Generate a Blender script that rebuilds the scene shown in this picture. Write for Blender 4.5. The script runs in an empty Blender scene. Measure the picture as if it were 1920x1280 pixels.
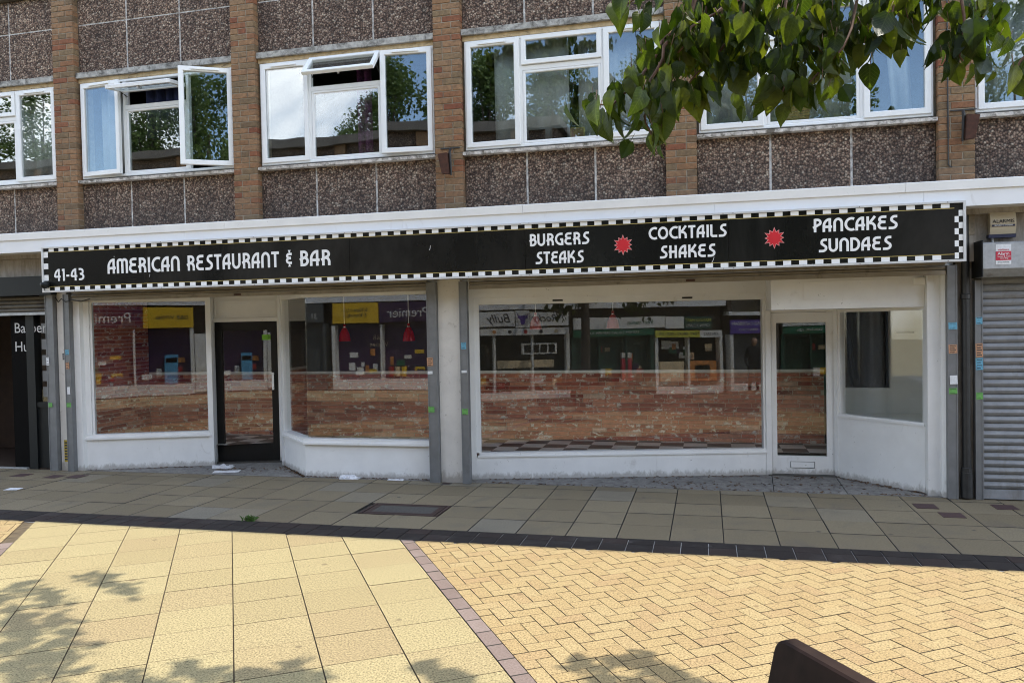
import bpy, bmesh, math, random
from mathutils import Vector, Matrix
random.seed(7)
R = math.radians
SC = bpy.context.scene
COL = SC.collection

# ------------------------------------------------------------------ camera, sky, sun, exposure
cam_d = bpy.data.cameras.new("camera")
cam = bpy.data.objects.new("camera", cam_d)
COL.objects.link(cam)
cam_d.sensor_width = 36.0
cam_d.lens = 27.7035
cam_d.clip_start = 0.05
cam_d.clip_end = 2000
YAW, PITCH, ROLL = R(13.8962), R(-1.3541), R(-1.1189)
_f = Vector((-math.sin(YAW) * math.cos(PITCH), math.cos(YAW) * math.cos(PITCH), math.sin(PITCH)))
_r = Vector((math.cos(YAW), math.sin(YAW), 0))
_u = _r.cross(_f)
_r2 = _r * math.cos(ROLL) + _u * math.sin(ROLL)
_u2 = _u * math.cos(ROLL) - _r * math.sin(ROLL)
_m = Matrix((_r2, _u2, -_f)).transposed().to_4x4()
_m.translation = Vector((0, -8.889, 1.9))
cam.matrix_world = _m
SC.camera = cam

SUN_EL, SUN_AZ = R(62.0), R(45.0)          # azimuth from +Y (behind the parade) towards +X
world = bpy.data.worlds.new("World")
SC.world = world
world.use_nodes = True
nt = world.node_tree
nt.nodes.clear()
wo = nt.nodes.new("ShaderNodeOutputWorld")
bg = nt.nodes.new("ShaderNodeBackground")
sky = nt.nodes.new("ShaderNodeTexSky")
sky.sky_type = 'NISHITA'
sky.sun_disc = False
sky.sun_elevation = SUN_EL
sky.sun_rotation = SUN_AZ
sky.air_density = 1.0
sky.dust_density = 0.25
sky.ozone_density = 2.2
tc = nt.nodes.new("ShaderNodeTexCoord")
cn = nt.nodes.new("ShaderNodeTexNoise")
cn.inputs['Scale'].default_value = 3.2
cn.inputs['Detail'].default_value = 7.0
cn.inputs['Roughness'].default_value = 0.58
cn.inputs['Distortion'].default_value = 0.35
cr = nt.nodes.new("ShaderNodeValToRGB")
cr.color_ramp.elements[0].position = 0.48
cr.color_ramp.elements[1].position = 0.64
mx = nt.nodes.new("ShaderNodeMix")
mx.data_type = 'RGBA'
mx.inputs['B'].default_value = (11.8, 12.2, 12.6, 1)
cm_ = nt.nodes.new("ShaderNodeMapping")
cm_.inputs['Location'].default_value = (11.990, 5.207, 5.287)
nt.links.new(tc.outputs['Generated'], cm_.inputs['Vector'])
nt.links.new(cm_.outputs[0], cn.inputs['Vector'])
nt.links.new(cn.outputs['Fac'], cr.inputs['Fac'])
nt.links.new(cr.outputs['Color'], mx.inputs['Factor'])
nt.links.new(sky.outputs['Color'], mx.inputs['A'])
nt.links.new(mx.outputs['Result'], bg.inputs['Color'])
bg.inputs['Strength'].default_value = 0.15
nt.links.new(bg.outputs['Background'], wo.inputs['Surface'])

sun_d = bpy.data.lights.new("sun", 'SUN')
sun_d.energy = 2.45
sun_d.angle = R(0.53)
sun_d.color = (1.0, 0.94, 0.84)
sun = bpy.data.objects.new("sun", sun_d)
COL.objects.link(sun)
SUN_DIR = Vector((math.sin(SUN_AZ) * math.cos(SUN_EL), math.cos(SUN_AZ) * math.cos(SUN_EL), math.sin(SUN_EL)))
sun.rotation_euler = SUN_DIR.to_track_quat('Z', 'Y').to_euler()
sun.location = (10, 10, 20)

SC.view_settings.view_transform = 'Standard'
SC.view_settings.look = 'None'
SC.view_settings.exposure = 1.40
SC.view_settings.gamma = 1.0
SC.view_settings.use_curve_mapping = False
SC.render.engine = 'CYCLES'
SC.cycles.use_denoising = True
SC.cycles.filter_width = 1.05
SC.cycles.max_bounces = 10
SC.cycles.diffuse_bounces = 5
SC.cycles.glossy_bounces = 4
SC.cycles.transparent_max_bounces = 24
SC.cycles.transmission_bounces = 6
SC.cycles.caustics_reflective = False
SC.cycles.caustics_refractive = False
SC.cycles.sample_clamp_indirect = 8.0

# ------------------------------------------------------------------ materials
MATS = {}
def _nodes(name):
    m = bpy.data.materials.new(name)
    m.use_nodes = True
    t = m.node_tree
    p = t.nodes['Principled BSDF']
    MATS[name] = m
    return m, t, p

def N(t, kind, **kw):
    n = t.nodes.new(kind)
    for k, v in kw.items():
        if k in n.inputs.keys():
            n.inputs[k].default_value = v
        else:
            setattr(n, k, v)
    return n

def ramp(t, stops, interp='LINEAR'):
    r = t.nodes.new("ShaderNodeValToRGB")
    r.color_ramp.interpolation = interp
    e = r.color_ramp.elements
    while len(e) < len(stops):
        e.new(0.5)
    for i, (p, c) in enumerate(stops):
        e[i].position = p
        e[i].color = (*c, 1) if len(c) == 3 else c
    return r

def mixc(t, a, b, fac, blend='MIX'):
    n = t.nodes.new("ShaderNodeMix")
    n.data_type = 'RGBA'
    n.blend_type = blend
    for s, v in (('A', a), ('B', b), ('Factor', fac)):
        if hasattr(v, 'is_output'):
            t.links.new(v, n.inputs[s])
        elif s == 'Factor':
            n.inputs[s].default_value = v
        else:
            n.inputs[s].default_value = (*v, 1)
    return n.outputs['Result']

def coords(t, per_object=True):
    """object coordinates, shifted by a random amount for each object so that copies differ"""
    c = t.nodes.new("ShaderNodeTexCoord")
    if not per_object:
        g = t.nodes.new("ShaderNodeNewGeometry")
        return g.outputs['Position'], None
    oi = t.nodes.new("ShaderNodeObjectInfo")
    ml = N(t, "ShaderNodeMath", operation='MULTIPLY')
    ml.inputs[1].default_value = 37.0
    t.links.new(oi.outputs['Random'], ml.inputs[0])
    ad = N(t, "ShaderNodeVectorMath", operation='ADD')
    t.links.new(c.outputs['Object'], ad.inputs[0])
    t.links.new(ml.outputs[0], ad.inputs[1])
    ge = t.nodes.new("ShaderNodeNewGeometry")
    sm = N(t, "ShaderNodeMath", operation='ADD')
    t.links.new(oi.outputs['Random'], sm.inputs[0]); t.links.new(ge.outputs['Random Per Island'], sm.inputs[1])
    fr_ = N(t, "ShaderNodeMath", operation='FRACT')
    t.links.new(sm.outputs[0], fr_.inputs[0])
    return ad.outputs[0], fr_.outputs[0]

def noise(t, vec, scale, detail=4, rough=0.55, dist=0.0, stretch=None):
    n = N(t, "ShaderNodeTexNoise", Scale=scale, Detail=detail, Roughness=rough, Distortion=dist)
    if stretch:
        mp = t.nodes.new("ShaderNodeMapping")
        mp.inputs['Scale'].default_value = stretch
        t.links.new(vec, mp.inputs['Vector'])
        vec = mp.outputs[0]
    t.links.new(vec, n.inputs['Vector'])
    return n.outputs['Fac']

def bump(t, p, h, strength, dist=0.01):
    b = N(t, "ShaderNodeBump", Strength=strength, Distance=dist)
    t.links.new(h, b.inputs['Height'])
    t.links.new(b.outputs['Normal'], p.inputs['Normal'])

def simple(name, col, rough=0.6, metal=0.0, var=0.12, scale=6.0, spec=None, dirt=None, dirt_scale=3.0, dirt_pos=(0.55, 0.75), fine=0.0, bumps=0.0, stretch=None, obj=False):
    """one base colour, mottled, with optional blotches of dirt"""
    m, t, p = _nodes(name)
    v, _ = coords(t, obj)
    f = noise(t, v, scale, 5, 0.6)
    lo = tuple(c * (1 - var) for c in col)
    hi = tuple(min(1, c * (1 + var)) for c in col)
    r = ramp(t, [(0.3, lo), (0.7, hi)])
    t.links.new(f, r.inputs['Fac'])
    c = r.outputs['Color']
    if fine:
        f2 = noise(t, v, 220, 2, 0.6)
        r2 = ramp(t, [(0.3, (1 - fine,) * 3), (0.7, (1 + fine,) * 3)])
        t.links.new(f2, r2.inputs['Fac'])
        c = mixc(t, c, r2.outputs['Color'], 1.0, 'MULTIPLY')
    if dirt:
        f3 = noise(t, v, dirt_scale, 8, 0.7, 0.6, stretch)
        r3 = ramp(t, [(dirt_pos[0], (0, 0, 0)), (dirt_pos[1], (1, 1, 1))])
        t.links.new(f3, r3.inputs['Fac'])
        c = mixc(t, c, dirt, r3.outputs['Color'])
    t.links.new(c, p.inputs['Base Color'])
    p.inputs['Roughness'].default_value = rough
    p.inputs['Metallic'].default_value = metal
    if spec is not None:
        p.inputs['Specular IOR Level'].default_value = spec
    if bumps:
        bump(t, p, noise(t, v, scale * 8, 4), bumps, 0.004)
    return m

def splash(name, top, col, amt=0.85, scale=11):
    t = MATS[name].node_tree
    p = t.nodes['Principled BSDF']
    old = p.inputs['Base Color'].links[0].from_socket
    g = t.nodes.new('ShaderNodeNewGeometry')
    sx = t.nodes.new('ShaderNodeSeparateXYZ'); t.links.new(g.outputs['Position'], sx.inputs[0])
    mr = N(t, 'ShaderNodeMapRange')
    mr.inputs[1].default_value = 0.0; mr.inputs[2].default_value = top; mr.inputs[3].default_value = 0.62; mr.inputs[4].default_value = 0.0
    t.links.new(sx.outputs[2], mr.inputs[0])
    n1 = noise(t, g.outputs['Position'], scale, 7, 0.72, 0.4, (1, 1, 0.5))
    ad = N(t, 'ShaderNodeMath', operation='ADD'); t.links.new(mr.outputs[0], ad.inputs[0]); t.links.new(n1, ad.inputs[1])
    rr_ = ramp(t, [(0.74, (0, 0, 0)), (0.98, (amt,) * 3)]); t.links.new(ad.outputs[0], rr_.inputs['Fac'])
    c = mixc(t, old, col, rr_.outputs['Color'])
    # chips and scuffs
    n2 = noise(t, g.outputs['Position'], 34, 3, 0.6, 1.2)
    r2 = ramp(t, [(0.715, (0, 0, 0)), (0.735, (0.8,) * 3)]); t.links.new(n2, r2.inputs['Fac'])
    c = mixc(t, c, (0.16, 0.14, 0.12), r2.outputs['Color'])
    t.links.new(c, p.inputs['Base Color'])

def stone(name, stops, rough=0.85, stain=(0.10, 0.09, 0.08), stain_amt=0.35, speck=0.3, rnd=0.16, fine=84.0, bumps=0.35):
    """paving: a colour for each object out of the ramp, speckle and stains"""
    m, t, p = _nodes(name)
    v, rv = coords(t, True)
    wp, _ = coords(t, False)
    r = ramp(t, stops)
    t.links.new(rv, r.inputs['Fac'])
    f1 = noise(t, wp, fine, 2, 0.7)
    r1 = ramp(t, [(0.28, (1 - speck * 1.6,) * 3), (0.5, (1, 1, 1)), (0.75, (1 + speck,) * 3)])
    t.links.new(f1, r1.inputs['Fac'])
    c = mixc(t, r.outputs['Color'], r1.outputs['Color'], 1.0, 'MULTIPLY')
    fb = noise(t, wp, 60, 3, 0.7)
    rb = ramp(t, [(0.3, (0.9, 0.88, 0.84)), (0.7, (1.1, 1.1, 1.08))])
    t.links.new(fb, rb.inputs['Fac'])
    c = mixc(t, c, rb.outputs['Color'], 1.0, 'MULTIPLY')
    f2 = noise(t, v, 2.6, 6, 0.65, 0.4)
    r2 = ramp(t, [(0.52, (0, 0, 0)), (0.8, (stain_amt,) * 3)])
    t.links.new(f2, r2.inputs['Fac'])
    c = mixc(t, c, stain, r2.outputs['Color'])
    f3 = noise(t, wp, 14, 3, 0.8)
    r3 = ramp(t, [(0.70, (0, 0, 0)), (0.78, (0.7,) * 3)])
    t.links.new(f3, r3.inputs['Fac'])
    c = mixc(t, c, stain, r3.outputs['Color'])
    vg = N(t, "ShaderNodeTexVoronoi", Scale=3.1)
    t.links.new(wp, vg.inputs['Vector'])
    rg = ramp(t, [(0.055, (0.75,) * 3), (0.085, (0, 0, 0))]); t.links.new(vg.outputs['Distance'], rg.inputs['Fac'])
    sg_ = t.nodes.new("ShaderNodeSeparateColor"); t.links.new(vg.outputs['Color'], sg_.inputs[0])
    gt = N(t, "ShaderNodeMath", operation='GREATER_THAN'); gt.inputs[1].default_value = 0.55; t.links.new(sg_.outputs[0], gt.inputs[0])
    gm = N(t, "ShaderNodeMath", operation='MULTIPLY'); t.links.new(rg.outputs['Color'], gm.inputs[0]); t.links.new(gt.outputs[0], gm.inputs[1])
    c = mixc(t, c, tuple(x * 0.6 for x in stain), gm.outputs[0])
    t.links.new(c, p.inputs['Base Color'])
    p.inputs['Roughness'].default_value = rough
    p.inputs['Specular IOR Level'].default_value = 0.25
    bump(t, p, f1, bumps, 0.003)
    return m

def glass_mat(name, ior, tint=(0.93, 0.96, 0.95), wave=0.0, wscale=1.2):
    m = bpy.data.materials.new(name)
    m.use_nodes = True
    t = m.node_tree
    t.nodes.clear()
    o = t.nodes.new("ShaderNodeOutputMaterial")
    tr = t.nodes.new("ShaderNodeBsdfTransparent")
    tr.inputs['Color'].default_value = (*tint, 1)
    gl = t.nodes.new("ShaderNodeBsdfGlossy")
    gl.inputs['Roughness'].default_value = 0.0
    gl.inputs['Color'].default_value = (1, 1, 1, 1)
    g = t.nodes.new("ShaderNodeNewGeometry")
    mi = t.nodes.new("ShaderNodeMix")
    mi.data_type = 'FLOAT'
    mi.inputs['A'].default_value = ior
    mi.inputs['B'].default_value = 1.0 / ior
    t.links.new(g.outputs['Backfacing'], mi.inputs['Factor'])
    fr = t.nodes.new("ShaderNodeFresnel")
    t.links.new(mi.outputs['Result'], fr.inputs['IOR'])
    ms = t.nodes.new("ShaderNodeMixShader")
    t.links.new(fr.outputs['Fac'], ms.inputs['Fac'])
    t.links.new(tr.outputs[0], ms.inputs[1])
    t.links.new(gl.outputs[0], ms.inputs[2])
    t.links.new(ms.outputs[0], o.inputs['Surface'])
    if wave:
        n = noise(t, g.outputs['Position'], wscale, 1, 0.4)
        b = N(t, "ShaderNodeBump", Strength=1.0, Distance=wave)
        t.links.new(n, b.inputs['Height'])
        t.links.new(b.outputs['Normal'], gl.inputs['Normal'])
    MATS[name] = m
    return m

simple('upvc', (0.80, 0.81, 0.80), 0.35, var=0.03, dirt=(0.55, 0.53, 0.48), dirt_scale=2.5, dirt_pos=(0.66, 0.9))
simple('white_paint', (0.80, 0.80, 0.79), 0.55, var=0.05, scale=3, dirt=(0.40, 0.38, 0.34), dirt_scale=5, dirt_pos=(0.62, 0.86), stretch=(1, 1, 0.45), bumps=0.12)
simple('pilaster_paint', (0.70, 0.67, 0.62), 0.65, var=0.08, scale=4, dirt=(0.26, 0.22, 0.18), dirt_scale=9, dirt_pos=(0.60, 0.78), bumps=0.2)
simple('fascia_paint', (0.80, 0.81, 0.82), 0.45, var=0.03, scale=2, dirt=(0.52, 0.50, 0.46), dirt_scale=7, dirt_pos=(0.62, 0.9), stretch=(1, 1, 0.3))
simple('lip_paint', (0.78, 0.77, 0.74), 0.5, var=0.05, scale=4, dirt=(0.36, 0.33, 0.29), dirt_scale=16, dirt_pos=(0.63, 0.8))
simple('sign_black', (0.007, 0.0075, 0.0065), 0.22, var=0.3, scale=1.0, spec=0.28, dirt=(0.028, 0.027, 0.024), dirt_scale=0.55, dirt_pos=(0.46, 0.66), stretch=(1, 1, 0.4))
simple('sign_white', (0.86, 0.86, 0.85), 0.4, var=0.02)
simple('sign_frame', (0.66, 0.66, 0.65), 0.35, var=0.05, metal=0.2)
simple('gold_trim', (0.50, 0.38, 0.12), 0.4, var=0.1)
simple('sign_red', (0.62, 0.02, 0.03), 0.4, var=0.08)
simple('sign_pink', (0.75, 0.35, 0.33), 0.5, var=0.05)
simple('black_frame', (0.008, 0.008, 0.008), 0.4, spec=0.3, var=0.2)
simple('chrome', (0.72, 0.72, 0.72), 0.25, metal=0.8, var=0.05)
simple('galvanised', (0.40, 0.41, 0.42), 0.48, metal=0.45, var=0.18, scale=18, dirt=(0.17, 0.14, 0.11), dirt_scale=5, dirt_pos=(0.6, 0.82), stretch=(1, 1, 0.3))
simple('shutter_lath', (0.25, 0.255, 0.265), 0.6, metal=0.0, spec=0.3, var=0.14, scale=9, dirt=(0.15, 0.13, 0.11), dirt_scale=4, dirt_pos=(0.55, 0.8), stretch=(1, 1, 0.4))
simple('rail_grey', (0.20, 0.205, 0.21), 0.5, metal=0.3, var=0.12, scale=8, dirt=(0.10, 0.09, 0.08), dirt_scale=6, dirt_pos=(0.6, 0.85), stretch=(1, 1, 0.3))
simple('dirty_lath', (0.30, 0.27, 0.22), 0.6, metal=0.25, var=0.15, scale=7, dirt=(0.12, 0.10, 0.08), dirt_scale=5)
simple('black_iron', (0.022, 0.022, 0.022), 0.5, var=0.25, scale=12)
simple('rust', (0.060, 0.022, 0.012), 0.8, var=0.4, scale=25, bumps=0.4)
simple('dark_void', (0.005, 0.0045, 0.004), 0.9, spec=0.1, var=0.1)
simple('charcoal', (0.010, 0.0112, 0.0115), 0.5, spec=0.3, var=0.1)
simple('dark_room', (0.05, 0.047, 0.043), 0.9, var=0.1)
simple('room_white', (0.84, 0.835, 0.79), 0.8, var=0.04)
simple('ceiling_dark', (0.75, 0.74, 0.72), 0.9, var=0.1)
simple('wood_floor', (0.22, 0.13, 0.07), 0.6, var=0.3, scale=8)
simple('wood_brown', (0.20, 0.10, 0.045), 0.55, var=0.3, scale=12)
simple('white_rail', (0.88, 0.88, 0.86), 0.5, var=0.03)
simple('dark_lath', (0.13, 0.115, 0.09), 0.65, metal=0.1, var=0.2, scale=7, dirt=(0.06, 0.05, 0.04), dirt_scale=5)
simple('dark_wood', (0.032, 0.018, 0.011), 0.6, var=0.3, scale=8)
simple('mortar', (0.30, 0.26, 0.20), 0.95, var=0.25, scale=20, bumps=0.3)
simple('paper_mortar', (0.74, 0.62, 0.52), 0.9, var=0.15, scale=12)
simple('joint_dark', (0.045, 0.040, 0.033), 0.95, var=0.4, scale=20, bumps=0.3)
simple('joint_sand', (0.09, 0.065, 0.035), 0.95, var=0.5, scale=12, bumps=0.3)
simple('concrete_band', (0.38, 0.37, 0.34), 0.9, var=0.3, scale=14, dirt=(0.085, 0.08, 0.07), dirt_scale=9, dirt_pos=(0.46, 0.66), fine=0.25, bumps=0.4)
simple('sill_paint', (0.56, 0.53, 0.49), 0.85, var=0.25, scale=16, dirt=(0.13, 0.115, 0.095), dirt_scale=13, dirt_pos=(0.47, 0.62), fine=0.15, bumps=0.4)
simple('flaking_paint', (0.50, 0.38, 0.22), 0.85, var=0.25, scale=20, dirt=(0.14, 0.10, 0.06), dirt_scale=18, dirt_pos=(0.56, 0.66), stretch=(0.35, 1, 1), bumps=0.5)
simple('stained_concrete', (0.36, 0.33, 0.29), 0.9, var=0.15, scale=6, dirt=(0.17, 0.14, 0.11), dirt_scale=9, dirt_pos=(0.45, 0.7), stretch=(1, 1, 0.2), bumps=0.2)
simple('joint_white', (0.50, 0.48, 0.45), 0.9, var=0.3, scale=22, dirt=(0.17, 0.145, 0.125), dirt_scale=13, dirt_pos=(0.48, 0.66), bumps=0.3)
simple('plastic_cream', (0.52, 0.46, 0.34), 0.45, var=0.05)
simple('plastic_navy', (0.02, 0.022, 0.06), 0.4, var=0.05)
simple('bench_brown', (0.020, 0.0105, 0.0075), 0.55, spec=0.12, var=0.5, scale=5, dirt=(0.035, 0.02, 0.015), dirt_scale=8, dirt_pos=(0.55, 0.8), stretch=(1, 1, 0.2))
simple('bench_edge', (0.12, 0.055, 0.035), 0.4, var=0.3, scale=9)
simple('lamp_red', (0.50, 0.008, 0.012), 0.25, var=0.05)
simple('lamp_pink', (0.55, 0.10, 0.10), 0.35, var=0.05)
simple('sticker_blue', (0.13, 0.36, 0.50), 0.6, var=0.2, scale=60)
simple('sticker_orange', (0.46, 0.25, 0.14), 0.6, var=0.25, scale=60)
simple('sticker_white', (0.72, 0.73, 0.74), 0.6, var=0.1, scale=60)
simple('sticker_green', (0.14, 0.38, 0.09), 0.6, var=0.2, scale=60)
simple('sticker_yellow', (0.48, 0.36, 0.03), 0.7, var=0.25, scale=40)
simple('sticker_red', (0.52, 0.03, 0.06), 0.5, var=0.08)
simple('exit_green', (0.20, 0.55, 0.03), 0.4, var=0.05)
simple('ink', (0.03, 0.03, 0.035), 0.7, var=0.1)
simple('litter_paper', (0.68, 0.68, 0.70), 0.8, var=0.15, scale=30)
simple('cast_iron', (0.045, 0.024, 0.018), 0.75, var=0.35, scale=30, bumps=0.4)
simple('lid_fill', (0.065, 0.060, 0.052), 0.75, var=0.3, scale=40, fine=0.4, bumps=0.4)
simple('maroon_block', (0.060, 0.030, 0.028), 0.8, var=0.2, scale=30, bumps=0.3)
simple('bark', (0.075, 0.058, 0.045), 0.9, var=0.35, scale=18, bumps=0.7)
simple('twig', (0.17, 0.095, 0.062), 0.8, var=0.3, scale=30)
simple('dead_leaf', (0.12, 0.065, 0.03), 0.9, var=0.5, scale=30)
simple('weed', (0.06, 0.13, 0.02), 0.7, var=0.4, scale=40)
simple('premier_purple', (0.040, 0.012, 0.060), 0.5, var=0.1)
simple('shop_yellow', (0.78, 0.50, 0.02), 0.5, var=0.06)
simple('shop_green', (0.015, 0.13, 0.07), 0.5, var=0.08)
simple('shop_dark_green', (0.02, 0.07, 0.05), 0.5, var=0.08)
simple('shop_violet', (0.10, 0.05, 0.32), 0.5, var=0.08)
simple('shop_lime', (0.62, 0.60, 0.08), 0.5, var=0.06)
simple('shop_grey', (0.075, 0.08, 0.08), 0.5, var=0.08)
simple('shop_white', (0.78, 0.78, 0.76), 0.5, var=0.04)
simple('blue_poster', (0.10, 0.36, 0.62), 0.5, var=0.15)
simple('food_orange', (0.60, 0.24, 0.06), 0.5, var=0.4, scale=9)
simple('food_red', (0.50, 0.04, 0.04), 0.5, var=0.3, scale=9)
simple('food_cream', (0.70, 0.56, 0.36), 0.5, var=0.3, scale=9)
simple('roof_felt', (0.10, 0.09, 0.08), 0.9, var=0.25, scale=3)
simple('cloth_grey', (0.55, 0.54, 0.52), 0.9, var=0.08, scale=10)
simple('cloth_navy', (0.02, 0.025, 0.07), 0.9, var=0.3, scale=10)
simple('cloth_purple', (0.20, 0.06, 0.18), 0.9, var=0.5, scale=30)
simple('basket', (0.34, 0.19, 0.06), 0.8, var=0.4, scale=50, stretch=None)
simple('denim', (0.03, 0.035, 0.05), 0.9, var=0.3)
simple('jacket', (0.02, 0.02, 0.022), 0.85, var=0.3)
simple('skin', (0.38, 0.22, 0.15), 0.6, var=0.08)
simple('hair_dark', (0.02, 0.015, 0.012), 0.7, var=0.2)
simple('apron_concrete', (0.20, 0.19, 0.175), 0.95, var=0.25, scale=9, dirt=(0.06, 0.05, 0.045), dirt_scale=13, dirt_pos=(0.5, 0.75), fine=0.55, bumps=0.6)

splash('white_paint', 0.13, (0.24, 0.215, 0.18), 0.6, 17)
splash('pilaster_paint', 0.22, (0.24, 0.20, 0.16), 0.6, 17)
glass_mat('plate_glass', 1.53, (0.96, 0.97, 0.965), wave=0.0014, wscale=0.9)
glass_mat('window_glass', 2.15, (0.86, 0.90, 0.90), wave=0.0015, wscale=1.6)

# paving stones
stone('pavement_stone', [(0.0, (0.175, 0.142, 0.092)), (0.45, (0.198, 0.162, 0.106)), (0.85, (0.215, 0.178, 0.118)), (1.0, (0.20, 0.180, 0.142))], stain_amt=0.55, speck=0.22)
stone('yellow_stone', [(0.0, (0.292, 0.234, 0.122)), (0.35, (0.318, 0.260, 0.136)), (0.7, (0.332, 0.276, 0.146)), (1.0, (0.294, 0.228, 0.122))], stain=(0.24, 0.18, 0.10), stain_amt=0.3, speck=0.46)
stone('paver_stone', [(0.0, (0.310, 0.222, 0.108)), (0.4, (0.328, 0.242, 0.118)), (0.8, (0.338, 0.255, 0.128)), (1.0, (0.308, 0.214, 0.108))], stain=(0.28, 0.18, 0.09), stain_amt=0.25, speck=0.42)
stone('border_stone', [(0.0, (0.165, 0.122, 0.105)), (0.5, (0.19, 0.143, 0.124)), (1.0, (0.21, 0.16, 0.14))], stain=(0.30, 0.26, 0.23), stain_amt=0.3, speck=0.15)
stone('band_stone', [(0.0, (0.026, 0.021, 0.019)), (0.5, (0.032, 0.026, 0.023)), (1.0, (0.042, 0.029, 0.025))], stain=(0.13, 0.12, 0.11), stain_amt=0.3, speck=0.15)

# facing brick: a colour for every brick
m, t, p = _nodes('brick')
v, rv = coords(t, True)
r = ramp(t, [(0.0, (0.19, 0.068, 0.038)), (0.07, (0.235, 0.102, 0.055)), (0.15, (0.235, 0.132, 0.070)), (0.45, (0.27, 0.160, 0.090)), (0.7, (0.25, 0.158, 0.094)), (0.88, (0.21, 0.150, 0.088)), (1.0, (0.15, 0.10, 0.06))])
t.links.new(rv, r.inputs['Fac'])
f = noise(t, v, 26, 5, 0.7)
r1 = ramp(t, [(0.3, (0.60, 0.58, 0.56)), (0.7, (1.30, 1.24, 1.10))])
t.links.new(f, r1.inputs['Fac'])
c = mixc(t, r.outputs['Color'], r1.outputs['Color'], 1.0, 'MULTIPLY')
f2 = noise(t, v, 160, 3, 0.7)
r2 = ramp(t, [(0.3, (0.8,) * 3), (0.7, (1.18,) * 3)])
t.links.new(f2, r2.inputs['Fac'])
c = mixc(t, c, r2.outputs['Color'], 1.0, 'MULTIPLY')
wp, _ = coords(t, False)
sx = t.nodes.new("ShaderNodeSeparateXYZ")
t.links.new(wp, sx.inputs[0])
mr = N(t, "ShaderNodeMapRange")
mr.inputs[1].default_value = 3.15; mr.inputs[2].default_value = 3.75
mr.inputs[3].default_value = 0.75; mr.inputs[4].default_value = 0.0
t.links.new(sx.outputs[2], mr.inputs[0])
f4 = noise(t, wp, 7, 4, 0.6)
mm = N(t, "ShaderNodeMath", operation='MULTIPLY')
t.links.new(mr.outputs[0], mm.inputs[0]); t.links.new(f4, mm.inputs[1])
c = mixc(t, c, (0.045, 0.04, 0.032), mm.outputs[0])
t.links.new(c, p.inputs['Base Color'])
p.inputs['Roughness'].default_value = 0.9
bump(t, p, f2, 0.35, 0.003)

# printed wallpaper brick inside the shop
m, t, p = _nodes('paper_brick')
v, rv = coords(t, True)
r = ramp(t, [(0.0, (0.28, 0.060, 0.040)), (0.25, (0.44, 0.125, 0.080)), (0.5, (0.56, 0.195, 0.120)), (0.8, (0.62, 0.26, 0.160)), (0.95, (0.68, 0.36, 0.24)), (1.0, (0.74, 0.52, 0.40))])
t.links.new(rv, r.inputs['Fac'])
f = noise(t, v, 16, 5, 0.7)
r1 = ramp(t, [(0.3, (0.70, 0.66, 0.64)), (0.7, (1.2, 1.15, 1.1))])
t.links.new(f, r1.inputs['Fac'])
c = mixc(t, r.outputs['Color'], r1.outputs['Color'], 1.0, 'MULTIPLY')
f3 = noise(t, v, 9, 5, 0.7, 0.0, (1, 1, 1.6))
r3 = ramp(t, [(0.56, (0, 0, 0)), (0.61, (0.9,) * 3)])
t.links.new(f3, r3.inputs['Fac'])
c = mixc(t, c, (0.82, 0.75, 0.66), r3.outputs['Color'])
t.links.new(c, p.inputs['Base Color'])
p.inputs['Roughness'].default_value = 0.7

# exposed-aggregate panels
m, t, p = _nodes('pebbledash')
v, rv = coords(t, False)
vo = N(t, "ShaderNodeTexVoronoi", Scale=44.0)
vo.feature = 'F1'
t.links.new(v, vo.inputs['Vector'])
sp = t.nodes.new("ShaderNodeSeparateColor")
t.links.new(vo.outputs['Color'], sp.inputs[0])
r = ramp(t, [(0.0, (0.072, 0.045, 0.034)), (0.25, (0.135, 0.087, 0.065)), (0.5, (0.195, 0.134, 0.102)), (0.75, (0.262, 0.192, 0.148)), (0.95, (0.335, 0.268, 0.213)), (1.0, (0.42, 0.36, 0.295))])
t.links.new(sp.outputs[0], r.inputs['Fac'])
rd = ramp(t, [(0.30, (1.15,) * 3), (0.66, (0.30,) * 3)])
t.links.new(vo.outputs['Distance'], rd.inputs['Fac'])
c = mixc(t, r.outputs['Color'], rd.outputs['Color'], 1.0, 'MULTIPLY')
vo2 = N(t, 'ShaderNodeTexVoronoi', Scale=105.0)
t.links.new(v, vo2.inputs['Vector'])
sp2 = t.nodes.new('ShaderNodeSeparateColor'); t.links.new(vo2.outputs['Color'], sp2.inputs[0])
r22 = ramp(t, [(0, (0.68,) * 3), (1, (1.38, 1.36, 1.33))]); t.links.new(sp2.outputs[0], r22.inputs['Fac'])
c = mixc(t, c, r22.outputs['Color'], 1.0, 'MULTIPLY')
f = noise(t, v, 3.4, 6, 0.65, 0.5, (1.6, 1, 0.28))
r1 = ramp(t, [(0.32, (0.70, 0.69, 0.69)), (0.68, (1.26, 1.24, 1.2))])
t.links.new(f, r1.inputs['Fac'])
c = mixc(t, c, r1.outputs['Color'], 1.0, 'MULTIPLY')
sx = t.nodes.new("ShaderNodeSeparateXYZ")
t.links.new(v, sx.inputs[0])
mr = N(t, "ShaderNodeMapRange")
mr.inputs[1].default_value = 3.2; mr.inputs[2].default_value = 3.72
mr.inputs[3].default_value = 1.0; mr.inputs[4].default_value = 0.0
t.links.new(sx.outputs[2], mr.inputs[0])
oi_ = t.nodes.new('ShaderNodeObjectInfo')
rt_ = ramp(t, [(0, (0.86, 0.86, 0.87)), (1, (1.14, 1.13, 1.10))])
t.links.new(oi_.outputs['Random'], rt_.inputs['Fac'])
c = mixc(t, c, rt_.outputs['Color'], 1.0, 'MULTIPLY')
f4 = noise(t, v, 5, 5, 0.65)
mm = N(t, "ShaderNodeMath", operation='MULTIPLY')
t.links.new(mr.outputs[0], mm.inputs[0]); t.links.new(f4, mm.inputs[1])
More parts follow.
